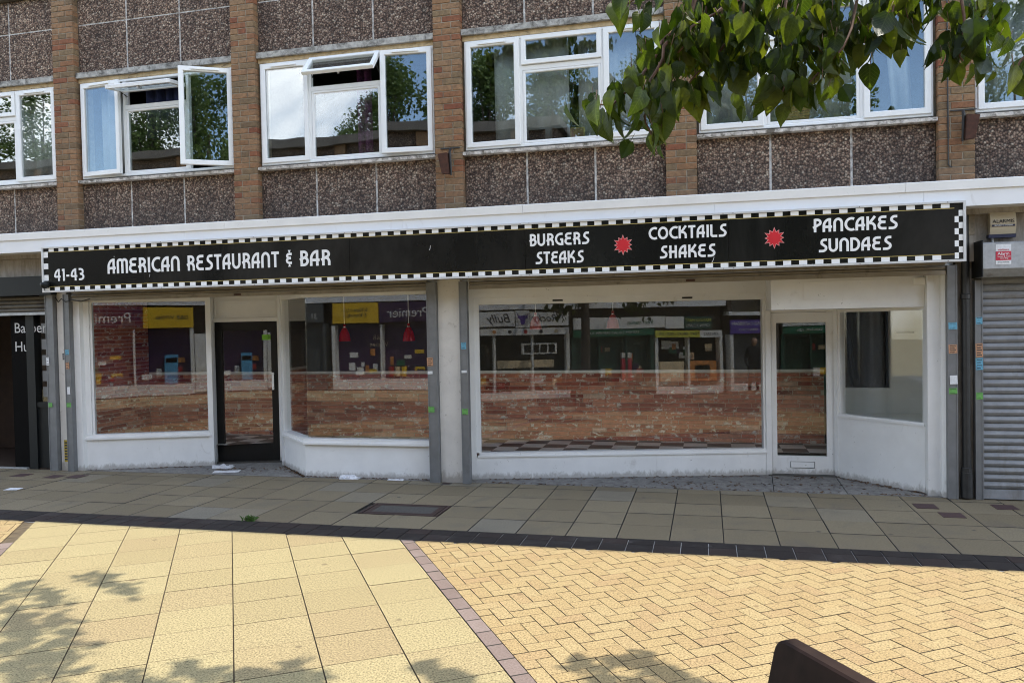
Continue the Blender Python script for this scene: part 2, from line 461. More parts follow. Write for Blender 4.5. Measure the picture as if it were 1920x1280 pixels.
c = mixc(t, c, (0.030, 0.026, 0.024), mm.outputs[0])
t.links.new(c, p.inputs['Base Color'])
p.inputs['Roughness'].default_value = 0.9
iv = N(t, "ShaderNodeMath", operation='SUBTRACT')
iv.inputs[0].default_value = 1.0
t.links.new(vo.outputs['Distance'], iv.inputs[1])
bump(t, p, iv.outputs[0], 0.9, 0.012)

# chequered shop floor (flat print)
m, t, p = _nodes('chequer_floor')
v, _ = coords(t, False)
ck = N(t, "ShaderNodeTexChecker", Scale=1 / 0.3)
ck.inputs[1].default_value = (0.62, 0.61, 0.58, 1)
ck.inputs[2].default_value = (0.02, 0.02, 0.02, 1)
mp = t.nodes.new("ShaderNodeMapping")
mp.inputs['Location'].default_value = (0.013, 0.017, 0.071)
t.links.new(v, mp.inputs['Vector']); t.links.new(mp.outputs[0], ck.inputs['Vector'])
t.links.new(ck.outputs['Color'], p.inputs['Base Color'])
p.inputs['Roughness'].default_value = 0.35

# leaves: light comes through them
def leaf_mat(name, stops, trans, rough=0.42, spec=0.35, veins=False):
    m, t, p = _nodes(name)
    v, rv = coords(t, True)
    r = ramp(t, stops)
    t.links.new(rv, r.inputs['Fac'])
    f = noise(t, v, 30, 4, 0.6)
    r1 = ramp(t, [(0.3, (0.72, 0.74, 0.68)), (0.7, (1.25, 1.22, 1.15))])
    t.links.new(f, r1.inputs['Fac'])
    c = mixc(t, r.outputs['Color'], r1.outputs['Color'], 1.0, 'MULTIPLY')
    if veins:
        oc = t.nodes.new("ShaderNodeTexCoord")
        sx = t.nodes.new("ShaderNodeSeparateXYZ")
        t.links.new(oc.outputs['Object'], sx.inputs[0])
        ax = N(t, "ShaderNodeMath", operation='ABSOLUTE'); t.links.new(sx.outputs[0], ax.inputs[0])
        k1 = N(t, "ShaderNodeMath", operation='MULTIPLY_ADD'); k1.inputs[1].default_value = -0.75
        t.links.new(ax.outputs[0], k1.inputs[0]); t.links.new(sx.outputs[1], k1.inputs[2])
        k2 = N(t, "ShaderNodeMath", operation='MULTIPLY'); k2.inputs[1].default_value = 62.0
        t.links.new(k1.outputs[0], k2.inputs[0])
        k3 = N(t, "ShaderNodeMath", operation='FRACT'); t.links.new(k2.outputs[0], k3.inputs[0])
        rv_ = ramp(t, [(0.0, (1, 1, 1)), (0.10, (0, 0, 0)), (0.90, (0, 0, 0)), (1.0, (1, 1, 1))])
        t.links.new(k3.outputs[0], rv_.inputs['Fac'])
        rm = ramp(t, [(0.0, (1, 1, 1)), (0.0022, (0, 0, 0))])
        t.links.new(ax.outputs[0], rm.inputs['Fac'])
        mxv = N(t, "ShaderNodeMath", operation='MAXIMUM')
        t.links.new(rv_.outputs['Color'], mxv.inputs[0]); t.links.new(rm.outputs['Color'], mxv.inputs[1])
        hf = N(t, "ShaderNodeMath", operation='MULTIPLY'); hf.inputs[1].default_value = 0.45
        t.links.new(mxv.outputs[0], hf.inputs[0])
        c = mixc(t, c, (0.075, 0.10, 0.03), hf.outputs[0])
        bump(t, p, mxv.outputs[0], 0.35, 0.002)
    t.links.new(c, p.inputs['Base Color'])
    p.inputs['Roughness'].default_value = rough
    p.inputs['Specular IOR Level'].default_value = spec
    tl = t.nodes.new("ShaderNodeBsdfTranslucent")
    tc_ = mixc(t, c, (1.0, 1.0, 0.28), 1.0, 'MULTIPLY')
    ts_ = N(t, "ShaderNodeVectorMath", operation='SCALE'); ts_.inputs['Scale'].default_value = 3.6
    t.links.new(tc_, ts_.inputs[0])
    t.links.new(ts_.outputs[0], tl.inputs['Color'])
    ms = t.nodes.new("ShaderNodeMixShader")
    ms.inputs['Fac'].default_value = trans
    t.links.new(p.outputs[0], ms.inputs[1]); t.links.new(tl.outputs[0], ms.inputs[2])
    t.links.new(ms.outputs[0], t.nodes['Material Output'].inputs['Surface'])
    return m
LEAF_STOPS = [(0.0, (0.016, 0.030, 0.005)), (0.40, (0.027, 0.045, 0.007)), (0.80, (0.046, 0.064, 0.010)), (1.0, (0.085, 0.100, 0.015))]
leaf_mat('leaf', LEAF_STOPS, 0.40, 0.42, 0.28, True)
leaf_mat('leaf_crown', LEAF_STOPS, 0.30, 0.45, 0.3)
m, t, p = _nodes('tree_foliage')
v, _ = coords(t, False)
f = noise(t, v, 1.6, 5, 0.7)
r = ramp(t, [(0.3, (0.055, 0.10, 0.026)), (0.55, (0.11, 0.165, 0.040)), (0.75, (0.19, 0.23, 0.065))])
t.links.new(f, r.inputs['Fac'])
t.links.new(r.outputs['Color'], p.inputs['Base Color'])
p.inputs['Roughness'].default_value = 0.55
tl = t.nodes.new('ShaderNodeBsdfTranslucent')
t.links.new(r.outputs['Color'], tl.inputs['Color'])
ms = t.nodes.new('ShaderNodeMixShader'); ms.inputs['Fac'].default_value = 0.4
t.links.new(p.outputs[0], ms.inputs[1]); t.links.new(tl.outputs[0], ms.inputs[2])
t.links.new(ms.outputs[0], t.nodes['Material Output'].inputs['Surface'])

# ------------------------------------------------------------------ geometry helpers
LOC = {}
def thing(name, label, cat, loc=(0, 0, 0), group=None, kind=None):
    o = bpy.data.objects.new(name, None)
    COL.objects.link(o)
    o.empty_display_size = 0.1
    o.location = loc
    LOC[o] = Vector(loc)
    if label: o['label'] = label
    if cat: o['category'] = cat
    if group: o['group'] = group
    if kind: o['kind'] = kind
    return o

def tag(o, label=None, cat=None, group=None, kind=None):
    if label: o['label'] = label
    if cat: o['category'] = cat
    if group: o['group'] = group
    if kind: o['kind'] = kind
    return o

def link(name, mesh, parent=None, loc=None, rot=None):
    """an object of its own at a world place; parents are never rotated"""
    o = bpy.data.objects.new(name, mesh)
    COL.objects.link(o)
    base = Vector((0, 0, 0))
    if parent is not None:
        o.parent = parent
        base = LOC[parent]
    w = Vector(loc) if loc is not None else base.copy()
    o.location = w - base
    if rot is not None:
        o.rotation_euler = rot
    LOC[o] = w
    return o

class MB:
    def __init__(s):
        s.v, s.f, s.m = [], [], []
    def add(s, vs, fs, mi=0):
        n = len(s.v)
        s.v += [tuple(v) for v in vs]
        s.f += [tuple(i + n for i in f) for f in fs]
        s.m += [mi] * len(fs)
        return s
    def box(s, x0, x1, y0, y1, z0, z1, mi=0):
        return s.add([(x0, y0, z0), (x1, y0, z0), (x1, y1, z0), (x0, y1, z0), (x0, y0, z1), (x1, y0, z1), (x1, y1, z1), (x0, y1, z1)],
                     [(3, 2, 1, 0), (4, 5, 6, 7), (0, 1, 5, 4), (1, 2, 6, 5), (2, 3, 7, 6), (3, 0, 4, 7)], mi)
    def hexa(s, p, mi=0):
        return s.add(p, [(3, 2, 1, 0), (4, 5, 6, 7), (0, 1, 5, 4), (1, 2, 6, 5), (2, 3, 7, 6), (3, 0, 4, 7)], mi)
    def obox(s, ln, s0, s1, t0, t1, z0, z1, mi=0):
        """box along a plan line: s along it, t towards the street"""
        a, d, n = ln
        P = lambda q, t, z: (a[0] + d[0] * q + n[0] * t, a[1] + d[1] * q + n[1] * t, z)
        return s.hexa([P(s0, t1, z0), P(s1, t1, z0), P(s1, t0, z0), P(s0, t0, z0), P(s0, t1, z1), P(s1, t1, z1), P(s1, t0, z1), P(s0, t0, z1)], mi)
    def prism(s, poly, z0, z1, ch=0.0, mi=0, side=None):
        """upright prism over a plan polygon (counter-clockwise), top edge chamfered"""
        n = len(poly)
        if ch <= 0:
            vs = [(x, y, z0) for x, y in poly] + [(x, y, z1) for x, y in poly]
            fs = [tuple(range(n, 2 * n))] + [(i, (i + 1) % n, n + (i + 1) % n, n + i) for i in range(n)]
            return s.add(vs, fs, mi)
        cx = sum(p[0] for p in poly) / n; cy = sum(p[1] for p in poly) / n
        ins = []
        for x, y in poly:
            L = math.hypot(x - cx, y - cy) or 1
            k = max(0.2, 1 - ch * 1.3 / L)
            ins.append((cx + (x - cx) * k, cy + (y - cy) * k))
        vs = [(x, y, z0) for x, y in poly] + [(x, y, z1 - ch) for x, y in poly] + [(x, y, z1) for x, y in ins]
        fs = [tuple(range(2 * n, 3 * n))]
        for i in range(n):
            j = (i + 1) % n
            fs += [(i, j, n + j, n + i), (n + i, n + j, 2 * n + j, 2 * n + i)]
        s.add(vs, fs, mi)
        if side is not None:
            for i in range(n): s.m[-2 * n + 2 * i] = side; s.m[-2 * n + 2 * i + 1] = side
        return s
    def tube(s, pts, rad, n=8, mi=0, cap=True):
        pts = [Vector(p) for p in pts]
        if not isinstance(rad, (list, tuple)): rad = [rad] * len(pts)
        base = len(s.v)
        ref = None
        for i, p in enumerate(pts):
            d = (pts[min(i + 1, len(pts) - 1)] - pts[max(i - 1, 0)]).normalized()
            if ref is None:
                ref = Vector((0, 0, 1)) if abs(d.z) < 0.9 else Vector((1, 0, 0))
            a = d.cross(ref)
            if a.length < 1e-4: a = d.cross(Vector((0.3, 1, 0.2)))
            a.normalize(); b = d.cross(a).normalized()
            ref = b
            for k in range(n):
                w = 2 * math.pi * k / n
                s.v.append(tuple(p + (a * math.cos(w) + b * math.sin(w)) * rad[i]))
            ref = a.cross(d)
        for i in range(len(pts) - 1):
            for k in range(n):
                k2 = (k + 1) % n
                s.f.append((base + i * n + k, base + i * n + k2, base + (i + 1) * n + k2, base + (i + 1) * n + k)); s.m.append(mi)
        if cap:
            s.f.append(tuple(base + k for k in range(n))[::-1]); s.m.append(mi)
            s.f.append(tuple(base + (len(pts) - 1) * n + k for k in range(n))); s.m.append(mi)
        return s
    def lathe(s, prof, c, n=20, mi=0):
        base = len(s.v)
        for r_, z in prof:
            for k in range(n):
                w = 2 * math.pi * k / n
                s.v.append((c[0] + r_ * math.cos(w), c[1] + r_ * math.sin(w), c[2] + z))
        for i in range(len(prof) - 1):
            for k in range(n):
                k2 = (k + 1) % n
                s.f.append((base + i * n + k, base + i * n + k2, base + (i + 1) * n + k2, base + (i + 1) * n + k)); s.m.append(mi)
        return s
    def extrude_x(s, prof, x0, x1, mi=0):
        """profile of (y, z) points run along x"""
        n = len(prof)
        vs = [(x0, y, z) for y, z in prof] + [(x1, y, z) for y, z in prof]
        fs = [(i, (i + 1) % n, n + (i + 1) % n, n + i) for i in range(n)] + [tuple(range(n))[::-1], tuple(range(n, 2 * n))]
        return s.add(vs, fs, mi)
    def xform(s, fn, i0=0):
        s.v[i0:] = [tuple(fn(Vector(v))) for v in s.v[i0:]]
        return s
    def build(s, name, mats, parent=None, kind=None, smooth=False, loc=None):
        if isinstance(mats, str): mats = [mats]
        base = Vector(loc) if loc is not None else (LOC[parent] if parent is not None else Vector((0, 0, 0)))
        me = bpy.data.meshes.new(name)
        me.from_pydata([(v[0] - base.x, v[1] - base.y, v[2] - base.z) for v in s.v], [], s.f)
        for m_ in mats: me.materials.append(MATS[m_])
        if len(mats) > 1: me.polygons.foreach_set('material_index', s.m)
        if smooth: me.polygons.foreach_set('use_smooth', [True] * len(me.polygons))
        bm = bmesh.new(); bm.from_mesh(me)
        bmesh.ops.recalc_face_normals(bm, faces=bm.faces)
        bm.to_mesh(me); bm.free()
        o = link(name, me, parent, base)
        if kind: o['kind'] = kind
        return o

def line(a, b):
    d = Vector((b[0] - a[0], b[1] - a[1])); L = d.length; d /= L
    return ((a[0], a[1]), (d.x, d.y), (d.y, -d.x)), L

def B(x0, x1, y0, y1, z0, z1): return MB().box(x0, x1, y0, y1, z0, z1)

def text(s, size, loc, mat, parent=None, name='lettering', align='CENTER', rz=0.0, ext=0.001, sx=1.0, shear=0.0, tilt=R(90)):
    c = bpy.data.curves.new(name, 'FONT')
    c.body = s; c.size = size; c.align_x = align; c.align_y = 'CENTER'
    c.extrude = ext; c.shear = shear; c.resolution_u = 3
    c.materials.append(MATS[mat])
    tmp = bpy.data.objects.new(name, c)
    me = tmp.to_mesh().copy()
    tmp.to_mesh_clear()
    bpy.data.objects.remove(tmp); bpy.data.curves.remove(c)
    me.transform(Matrix.Diagonal((sx, 1, 1, 1)))
    if not me.materials: me.materials.append(MATS[mat])
    return link(name, me, parent, loc, (tilt, 0, rz))

# stroke alphabet: each glyph is a width and centre lines in a cell one unit high
def arc(cx, cy, rx, ry, a0, a1, n=10):
    return [(cx + rx * math.cos(R(a0 + (a1 - a0) * i / n)), cy + ry * math.sin(R(a0 + (a1 - a0) * i / n))) for i in range(n + 1)]
GL = {
 'A': (.66, [[(.08, 0)] + arc(.50, .42, .42, .50, 180, 90), [(.50, 0), (.50, 1.0)], [(.08, .37), (.66, .37)]]),
 'M': (.88, [[(.08, 0)] + arc(.26, .74, .18, .18, 180, 0) + [(.44, 0)], [(.44, .6)] + arc(.62, .74, .18, .18, 180, 0) + [(.80, 0)]]),
 'N': (.68, [[(.08, 0)] + arc(.33, .62, .25, .30, 180, 0) + [(.58, 0)]]),
 'E': (.62, [[(.60, .92)] + arc(.34, .735, .21, .185, 90, 270) + [(.54, .55)], [(.50, .53)] + arc(.33, .31, .25, .23, 90, 270) + [(.60, .08)]]),
 'R': (.66, [[(.16, 0), (.16, 1.0)], [(.16, .92)] + arc(.32, .72, .22, .20, 90, -40) + [(.02, .36)], arc(.30, .22, .26, .28, 85, 0) + [(.56, 0)]]),
 'I': (.22, [[(.11, 0), (.11, 1)]]),
 'C': (.66, [arc(.48, .50, .40, .42, 62, 298, 16)]),
 'S': (.64, [[(.62, .92)] + arc(.44, .71, .21, .21, 90, 205) + arc(.30, .30, .25, .22, 30, -90) + [(.03, .08)]]),
 'T': (.58, [[(.0, .92), (.58, .92)], [(.29, 0), (.29, .92)]]),
 'U': (.68, [[(.08, 1)] + arc(.33, .36, .25, .28, 180, 360) + [(.58, 1)]]),
 'B': (.62, [[(.14, 0), (.14, 1.0)], [(.14, .92)] + arc(.30, .73, .20, .19, 90, -40) + [(.02, .40)], arc(.28, .32, .27, .24, 70, -90) + [(.14, .08)]]),
 'K': (.66, [[(.08, 0), (.08, 1)], [(.58, 1), (.18, .48)], [(.20, .50)] + arc(.28, .20, .28, .30, 90, 0) + [(.56, 0)]]),
 'O': (.82, [arc(.41, .5, .33, .42, 0, 360, 24)]),
 'L': (.54, [[(.08, 1)] + arc(.22, .22, .14, .14, 180, 270, 5) + [(.54, .08)]]),
 'H': (.70, [[(.14, 0), (.14, 1)], [(.56, 0), (.56, 1)], [(.0, .5), (.56, .5)]]),
 'P': (.60, [[(.16, 0), (.16, 1)], [(.16, .92)] + arc(.32, .72, .22, .20, 90, -40) + [(.02, .32)]]),
 'D': (.68, [[(.08, 0), (.08, 1)], [(.08, .92)] + arc(.24, .50, .36, .42, 90, -90) + [(.08, .08)]]),
 'G': (.72, [[(.66, .92)] + arc(.50, .50, .42, .42, 90, 270, 14) + [(.64, .08)], [(.62, .0), (.62, .47)], [(.44, .47), (.70, .47)]]),
 '&': (.46, [[(.44, .76)] + arc(.27, .65, .17, .115, 90, 270) + [(.38, .535)], [(.38, .51)] + arc(.27, .37, .19, .14, 90, 270) + [(.44, .23)]]),
 '4': (.60, [[(.44, 0), (.44, 1)], arc(.44, .34, .36, .56, 90, 180), [(.08, .36), (.60, .36)]]),
 '1': (.30, [[(.04, .90), (.20, .90)], [(.20, 0), (.20, 1)]]),
 '3': (.54, [[(.06, .92)] + arc(.22, .72, .20, .20, 90, -60) + [(.16, .52)], [(.20, .53)] + arc(.22, .30, .25, .22, 80, -90) + [(.05, .08)]]),
 '-': (.34, [[(.04, .42), (.30, .42)]]),
}
def stroke(mb, pts, hw, y, dep, fx):
    """a flat band of even width along a centre line, with thickness"""
    pts = [Vector(p) for p in pts]
    L, Rr = [], []
    for i, p in enumerate(pts):
        a = (pts[i] - pts[i - 1]).normalized() if i else (pts[1] - pts[0]).normalized()
        b = (pts[i + 1] - pts[i]).normalized() if i < len(pts) - 1 else a
        n = Vector((-(a.y + b.y), a.x + b.x))
        n.normalize()
        k = hw / max(0.5, n.dot(Vector((-a.y, a.x))))
        L.append(p + n * k); Rr.append(p - n * k)
    n = len(pts)
    vs = []
    for yy in (y, y + dep):
        for q in L + Rr:
            X, Z = fx(q)
            vs.append((X, yy, Z))
    fs = []
    for i in range(n - 1):
        fs += [(i, i + 1, n + i + 1, n + i), (2 * n + i, 3 * n + i, 3 * n + i + 1, 2 * n + i + 1), (i, 2 * n + i, 2 * n + i + 1, i + 1), (n + i, n + i + 1, 3 * n + i + 1, 3 * n + i)]
    fs += [(0, n, 3 * n, 2 * n), (n - 1, 3 * n - 1, 4 * n - 1, 2 * n - 1)]
    mb.add(vs, fs)

def words(s, x0, x1, z0, z1, y, mat, parent, hw=0.085, gap=0.10, space=0.42):
    """one line of the stroke alphabet fitted between x0 and x1; each letter a part"""
    tot = sum((space if ch == ' ' else GL[ch][0] + gap) for ch in s) - gap
    kx, kz = (x1 - x0) / tot, (z1 - z0)
    cx = 0.0
    for ch in s:
        if ch == ' ':
            cx += space; continue
        w, strokes = GL[ch]
        mb = MB()
        for i, st in enumerate(strokes):
            stroke(mb, st, hw, y - 0.0004 * i, 0.004, lambda q, c=cx: (x0 + (c + q.x) * kx, z0 + q.y * kz))
        if ch == '&':
            for i, (za, zb) in enumerate(((1.0, .80), (.0, .20))):
                tri = [(.17, za), (.37, za), (.27, zb)]
                mb.add([(x0 + (cx + px) * kx, yy, z0 + pz * kz) for yy in (y - .0016, y + .003) for px, pz in tri], [(0, 1, 2), (3, 5, 4), (0, 3, 4, 1), (1, 4, 5, 2), (2, 5, 3, 0)])
        xc = x0 + (cx + w / 2) * kx
        mb.build('letter', mat, parent, loc=(xc, y, z0))
        cx += w + gap

def clip(poly, a, b, c):
    """keep the part of a plan polygon where a*x + b*y <= c"""
    out = []
    for i in range(len(poly)):
        p, q = poly[i], poly[(i + 1) % len(poly)]
        dp, dq = a * p[0] + b * p[1] - c, a * q[0] + b * q[1] - c
        if dp <= 0: out.append(p)
        if (dp < 0 < dq) or (dq < 0 < dp):
            k = dp / (dp - dq)
            out.append((p[0] + (q[0] - p[0]) * k, p[1] + (q[1] - p[1]) * k))
    return out
def area(poly):
    return 0.5 * sum(poly[i][0] * poly[(i + 1) % len(poly)][1] - poly[(i + 1) % len(poly)][0] * poly[i][1] for i in range(len(poly)))

def piece(name, poly, mat, parent, z=0.0, thick=0.04, ch=0.004):
    """one paving stone, a part of its surface"""
    n = len(poly)
    c = (sum(p_[0] for p_ in poly) / n, sum(p_[1] for p_ in poly) / n, z)
    return MB().prism(poly, z - thick, z, ch, 0, 1).build(name, [mat, 'joint_dark' if mat in ('pavement_stone', 'border_stone') else 'joint_sand'], parent, loc=c) if mat != 'band_stone' else MB().prism(poly, z - thick, z, ch).build(name, mat, parent, loc=c)

# ------------------------------------------------------------------ ground and paving
def ground_z(x, y):
    """the square dips gently towards the far side, more so to the east"""
    k = min(1, max(0, (-9.4 - y) / 2.2))
    e = min(1, max(0, (x + 5.5) / 5.0))
    return -0.42 * k * k * (3 - 2 * k) * e
g = MB()
xs = [-60, -40, -25, -16] + [-12 + i * 1.0 for i in range(25)] + [16, 25, 40, 60]
ys = [-60, -40, -25, -18, -14, -12.5] + [-12 + i * 0.4 for i in range(8)] + [-8.6, -6, -4, -2, 0.12, 6, 25, 60]
gv = [(x, y, ground_z(x, y) - 0.014) for y in ys for x in xs]
gf = [(j * len(xs) + i, j * len(xs) + i + 1, (j + 1) * len(xs) + i + 1, (j + 1) * len(xs) + i) for j in range(len(ys) - 1) for i in range(len(xs) - 1)]
g.add([(a_, b_, c_ - 0.02) for a_, b_, c_ in gv], gf)
m, t, p = _nodes('ground_paving')
v, _ = coords(t, False)
mp = t.nodes.new("ShaderNodeMapping"); mp.inputs['Rotation'].default_value = (0, 0, R(33.6))
t.links.new(v, mp.inputs['Vector'])
bt = N(t, "ShaderNodeTexBrick", Scale=1.0)
bt.inputs['Color1'].default_value = (0.36, 0.295, 0.16, 1); bt.inputs['Color2'].default_value = (0.39, 0.32, 0.175, 1); bt.inputs['Mortar'].default_value = (0.20, 0.15, 0.08, 1)
bt.inputs['Brick Width'].default_value = 0.466; bt.inputs['Row Height'].default_value = 0.427; bt.inputs['Mortar Size'].default_value = 0.006
bt.offset = 0.0
t.links.new(mp.outputs[0], bt.inputs['Vector'])
f = noise(t, v, 120, 3, 0.7)
r = ramp(t, [(0.3, (0.8,) * 3), (0.7, (1.15,) * 3)]); t.links.new(f, r.inputs['Fac'])
t.links.new(mixc(t, bt.outputs['Color'], r.outputs['Color'], 1.0, 'MULTIPLY'), p.inputs['Base Color'])
p.inputs['Roughness'].default_value = 0.9
g.build('ground', 'ground_paving', kind='structure')

# bedding seen in the joints: one thin sheet under each kind of paving
B(-16, 9, -2.03, 0.115, -0.026, -0.0205).build('pavement_bed', 'joint_dark', kind='structure')

# pavement slabs in front of the shops
pav = thing('pavement', None, None, (0, 0, 0), kind='structure')
rows = [(-2.026, -1.547), (-1.547, -1.087), (-1.087, -0.598), (-0.598, -0.104), (-0.104, 0.10)]
PX0, PW = 0.118, 0.4549
man = (-3.468, -2.616, -1.547, -1.087)
for ri, (y0, y1) in enumerate(rows):
    for k in range(-27, 14):
        x0, x1 = PX0 + k * PW, PX0 + (k + 1) * PW
        if x1 < -11.4 or x0 > 4.4: continue
        if ri == 1 and x1 > man[0] + 0.02 and x0 < man[1] - 0.02: continue
        j, jy = random.uniform(.0018, .0034), random.uniform(.0022, .0048)
        piece('slab', [(x0 + j, y0 + jy), (x1 - j, y0 + jy), (x1 - j, y1 - jy), (x0 + j, y1 - jy)], 'pavement_stone', pav, random.uniform(-0.002, 0.002), 0.025, 0.003)
for x, y in ((1.985, -0.455), (2.13, -0.80), (2.712, -0.385), (-8.98, -0.42), (-8.44, -0.44), (-8.14, -0.385)):
    B(x, x + 0.20, y, y + 0.20, 0.0, 0.0045).build('block', 'maroon_block', pav)

# dark double band that edges the pavement
band = thing('kerb_band', None, None, (0, 0, 0), kind='structure')
B(-16, 9, -2.40, -2.031, -0.0125, -0.009).build('band_bed', 'joint_white', kind='structure')
BP = 0.225
for (y0, y1) in ((-2.183, -2.032), (-2.388, -2.186)):
    for k in range(-47, 15):
        x0 = 2.02 - 0.004 + k * BP
        if x0 + BP < -9.6 or x0 > 5.2: continue
        piece('paver', [(x0 + .003, y0), (x0 + BP - .004, y0), (x0 + BP - .004, y1), (x0 + .003, y1)], 'band_stone', band, random.uniform(-0.001, 0.001), 0.02, 0.004)

# the square: everything below is laid on a grid turned by 33.6 degrees
AX, BX = (-0.5534, 0.8329), (0.8329, 0.5534)
def ab(a, b): return (a * AX[0] + b * BX[0], a * AX[1] + b * BX[1])
YB = -2.392                                   # edge along the dark band
def inview(pts, wide=0.71, low=0.50):
    """anything the photograph can show"""
    for x, y in pts:
        d = Vector((x, y, 0)) - Vector((0, -8.889, 1.9))
        w = d.dot(_f)
        if w > 0.5 and abs(d.dot(_r2) / w) < wide and -d.dot(_u2) / w < low: return True
    return False
def rect(a0, a1, b0, b1): 
    q = [ab(a0, b0), ab(a1, b0), ab(a1, b1), ab(a0, b1)]
    return q if area(q) > 0 else q[::-1]

sq = thing('square', None, None, (0, 0, 0), kind='structure')
B(-16, 9, -9.3, -2.4, -0.0125, -0.010).build('square_bed', 'joint_sand', kind='structure')
BR = -3.548                                   # left edge of the right border strip
SW, SL = 0.466, 0.427
nb = 0
for i in range(7):
    for k in range(-9, 12):
        a0 = 0.0706 + k * SL - (0.0 if i % 2 else 0.012)
        q = rect(a0 + .0016, a0 + SL - .0016, BR - (i + 1) * SW + .0026, BR - i * SW - .0026)
        q = clip(q, 0, 1, YB)
        if len(q) < 3 or area(q) < 0.004 or not inview(q, 1.0, .62): continue
        piece('slab', q, 'yellow_stone', sq, random.uniform(-0.0012, 0.0012), 0.02, 0.0015)
bs = thing('border_strip', None, None, (0, 0, 0), kind='structure')
PWD, PLN = 0.1067, 0.2134
for side, b0 in ((0, BR + 0.002), (1, BR - 7 * SW - 0.108)):
    for k in range(-24, 12):
        a0 = -1.7273 + k * PLN
        q = clip(rect(a0 + .003, a0 + PLN - .003, b0 + .002, b0 + 0.105), 0, 1, YB)
        if len(q) < 3 or area(q) < 0.002 or not inview(q, 1.0, .62): continue
        piece('paver', q, 'border_stone', bs, random.uniform(-0.001, 0.001), 0.02, 0.003)

herr = thing('herringbone_paving', None, None, (0, 0, 0), kind='structure')
cand = []
b_edge, b_edge2 = BR + 0.110, BR - 7 * SW - 0.112
for ia in range(-45, 45):
    for ib in range(-60, 50):
        c = (ib - ia) % 4
        if c == 0: q = rect(ia * PWD, (ia + 1) * PWD, ib * PWD, (ib + 2) * PWD)
        elif c == 3: q = rect(ia * PWD, (ia + 2) * PWD, ib * PWD, (ib + 1) * PWD)
        else: continue
        oa, ob = -1.90, -3.342
        q = [(x + oa * AX[0] + ob * BX[0], y + oa * AX[1] + ob * BX[1]) for x, y in q]
        cx = sum(p_[0] for p_ in q) / 4; cy = sum(p_[1] for p_ in q) / 4
        # shrink for the joint
        q = [(x + (0.0020 if (cx - x) * AX[0] + (cy - y) * AX[1] > 0 else -0.0020) * AX[0] + (0.0020 if (cx - x) * BX[0] + (cy - y) * BX[1] > 0 else -0.0020) * BX[0],
              y + (0.0020 if (cx - x) * AX[0] + (cy - y) * AX[1] > 0 else -0.0020) * AX[1] + (0.0020 if (cx - x) * BX[0] + (cy - y) * BX[1] > 0 else -0.0020) * BX[1]) for x, y in q]
        q = clip(q, 0, 1, YB)
        if len(q) >= 3:
            qa = clip(q, -BX[0], -BX[1], -b_edge)
            qb = clip(q, BX[0], BX[1], b_edge2)
            for z_ in (qa, qb):
                if len(z_) >= 3 and area(z_) > 0.0016 and inview(z_, 1.0, .62):
                    d = min((x_) ** 2 + (y_ + 8.9) ** 2 for x_, y_ in z_)
                    cand.append((d + (0 if inview(z_) else 1000), z_))
cand.sort(key=lambda e: e[0])
rest = MB()
for i, (d, q) in enumerate(cand):
    zz = random.uniform(-0.0015, 0.0015)
    if i < 300: piece('paver', q, 'paver_stone', herr, zz, 0.02, 0.0018)
    else: rest.prism(q, zz - 0.02, zz, 0.0018, 0, 1)
if rest.v:
    # the far pavers share one mesh: still one stone each
    rest.build('pavers', ['paver_stone', 'joint_sand'], herr, kind='stuff')

# manhole cover with a filled lid
mh = thing('manhole_cover', 'rectangular manhole cover with rusty frame set in the shaded pavement slabs', 'manhole cover', (-3.04, -1.317, 0))
x0, x1, y0, y1 = man
fr_ = MB()
for i_, z_ in ((0.004, 0.003), (0.045, 0.0015), (0.075, 0.003)):
    w = 0.028
    a_, b_, c_, d_ = x0 + i_, x1 - i_, y0 + i_ * .8, y1 - i_ * .8
    fr_.box(a_, b_, c_, c_ + w, -0.02, z_).box(a_, b_, d_ - w, d_, -0.02, z_).box(a_, a_ + w, c_ + w, d_ - w, -0.02, z_).box(b_ - w, b_, c_ + w, d_ - w, -0.02, z_)
fr_.build('frame', 'cast_iron', mh)
B(x0, x1, y0, y1, -0.0204, -0.016).build('tray', 'cast_iron', mh)
B(x0 + .105, x1 - .105, y0 + .085, y1 - .085, -0.02, 0.001).build('lid', 'lid_fill', mh)
dc = thing('drain_cover', 'small dark square cover in the pavement below the middle pilaster', 'drain cover', (-3.02, 0.0, 0))
B(-3.10, -2.98, -0.055, 0.045, -0.002, 0.0035).build('frame', 'lid_fill', dc)
B(-3.085, -2.995, -0.042, 0.032, 0.0036, 0.0052).build('lid', 'cast_iron', dc)

# ------------------------------------------------------------------ the parade building
bld = thing('parade_building', 'brick and pebbledash parade with white framed windows above the restaurant', 'building', (-3.0, 0.0, 0.0))
ROOF = 6.44
PIERS = [-13.866, -11.17, -8.476, -5.78, -3.089, -0.413, 2.319, 5.02, 7.72]
PIER_W = 0.333
ZP = 3.10
# solid backing behind the panels, with openings left for the windows
bk = MB()
W0, W1 = -13.9, 11.0
bk.box(W0, W1, 0.135, 0.30, 2.62, 3.885).box(W0, W1, 0.135, 0.30, 5.262, ROOF)
for x in PIERS: bk.box(x - 0.03, x + PIER_W + 0.03, 0.1302, 0.30, 3.885, 5.262)
bk.build('wall', 'mortar', bld)
MB().box(W0 - .1, W1 + .1, 0.02, 5.0, ROOF, ROOF + 0.06).box(W0 - .1, W0, .31, 5.0, 0, ROOF).box(W1, W1 + .1, .31, 5.0, 0, ROOF).box(W0, W1, 4.9, 5.0, 0, ROOF).build('roof', 'roof_felt', bld)
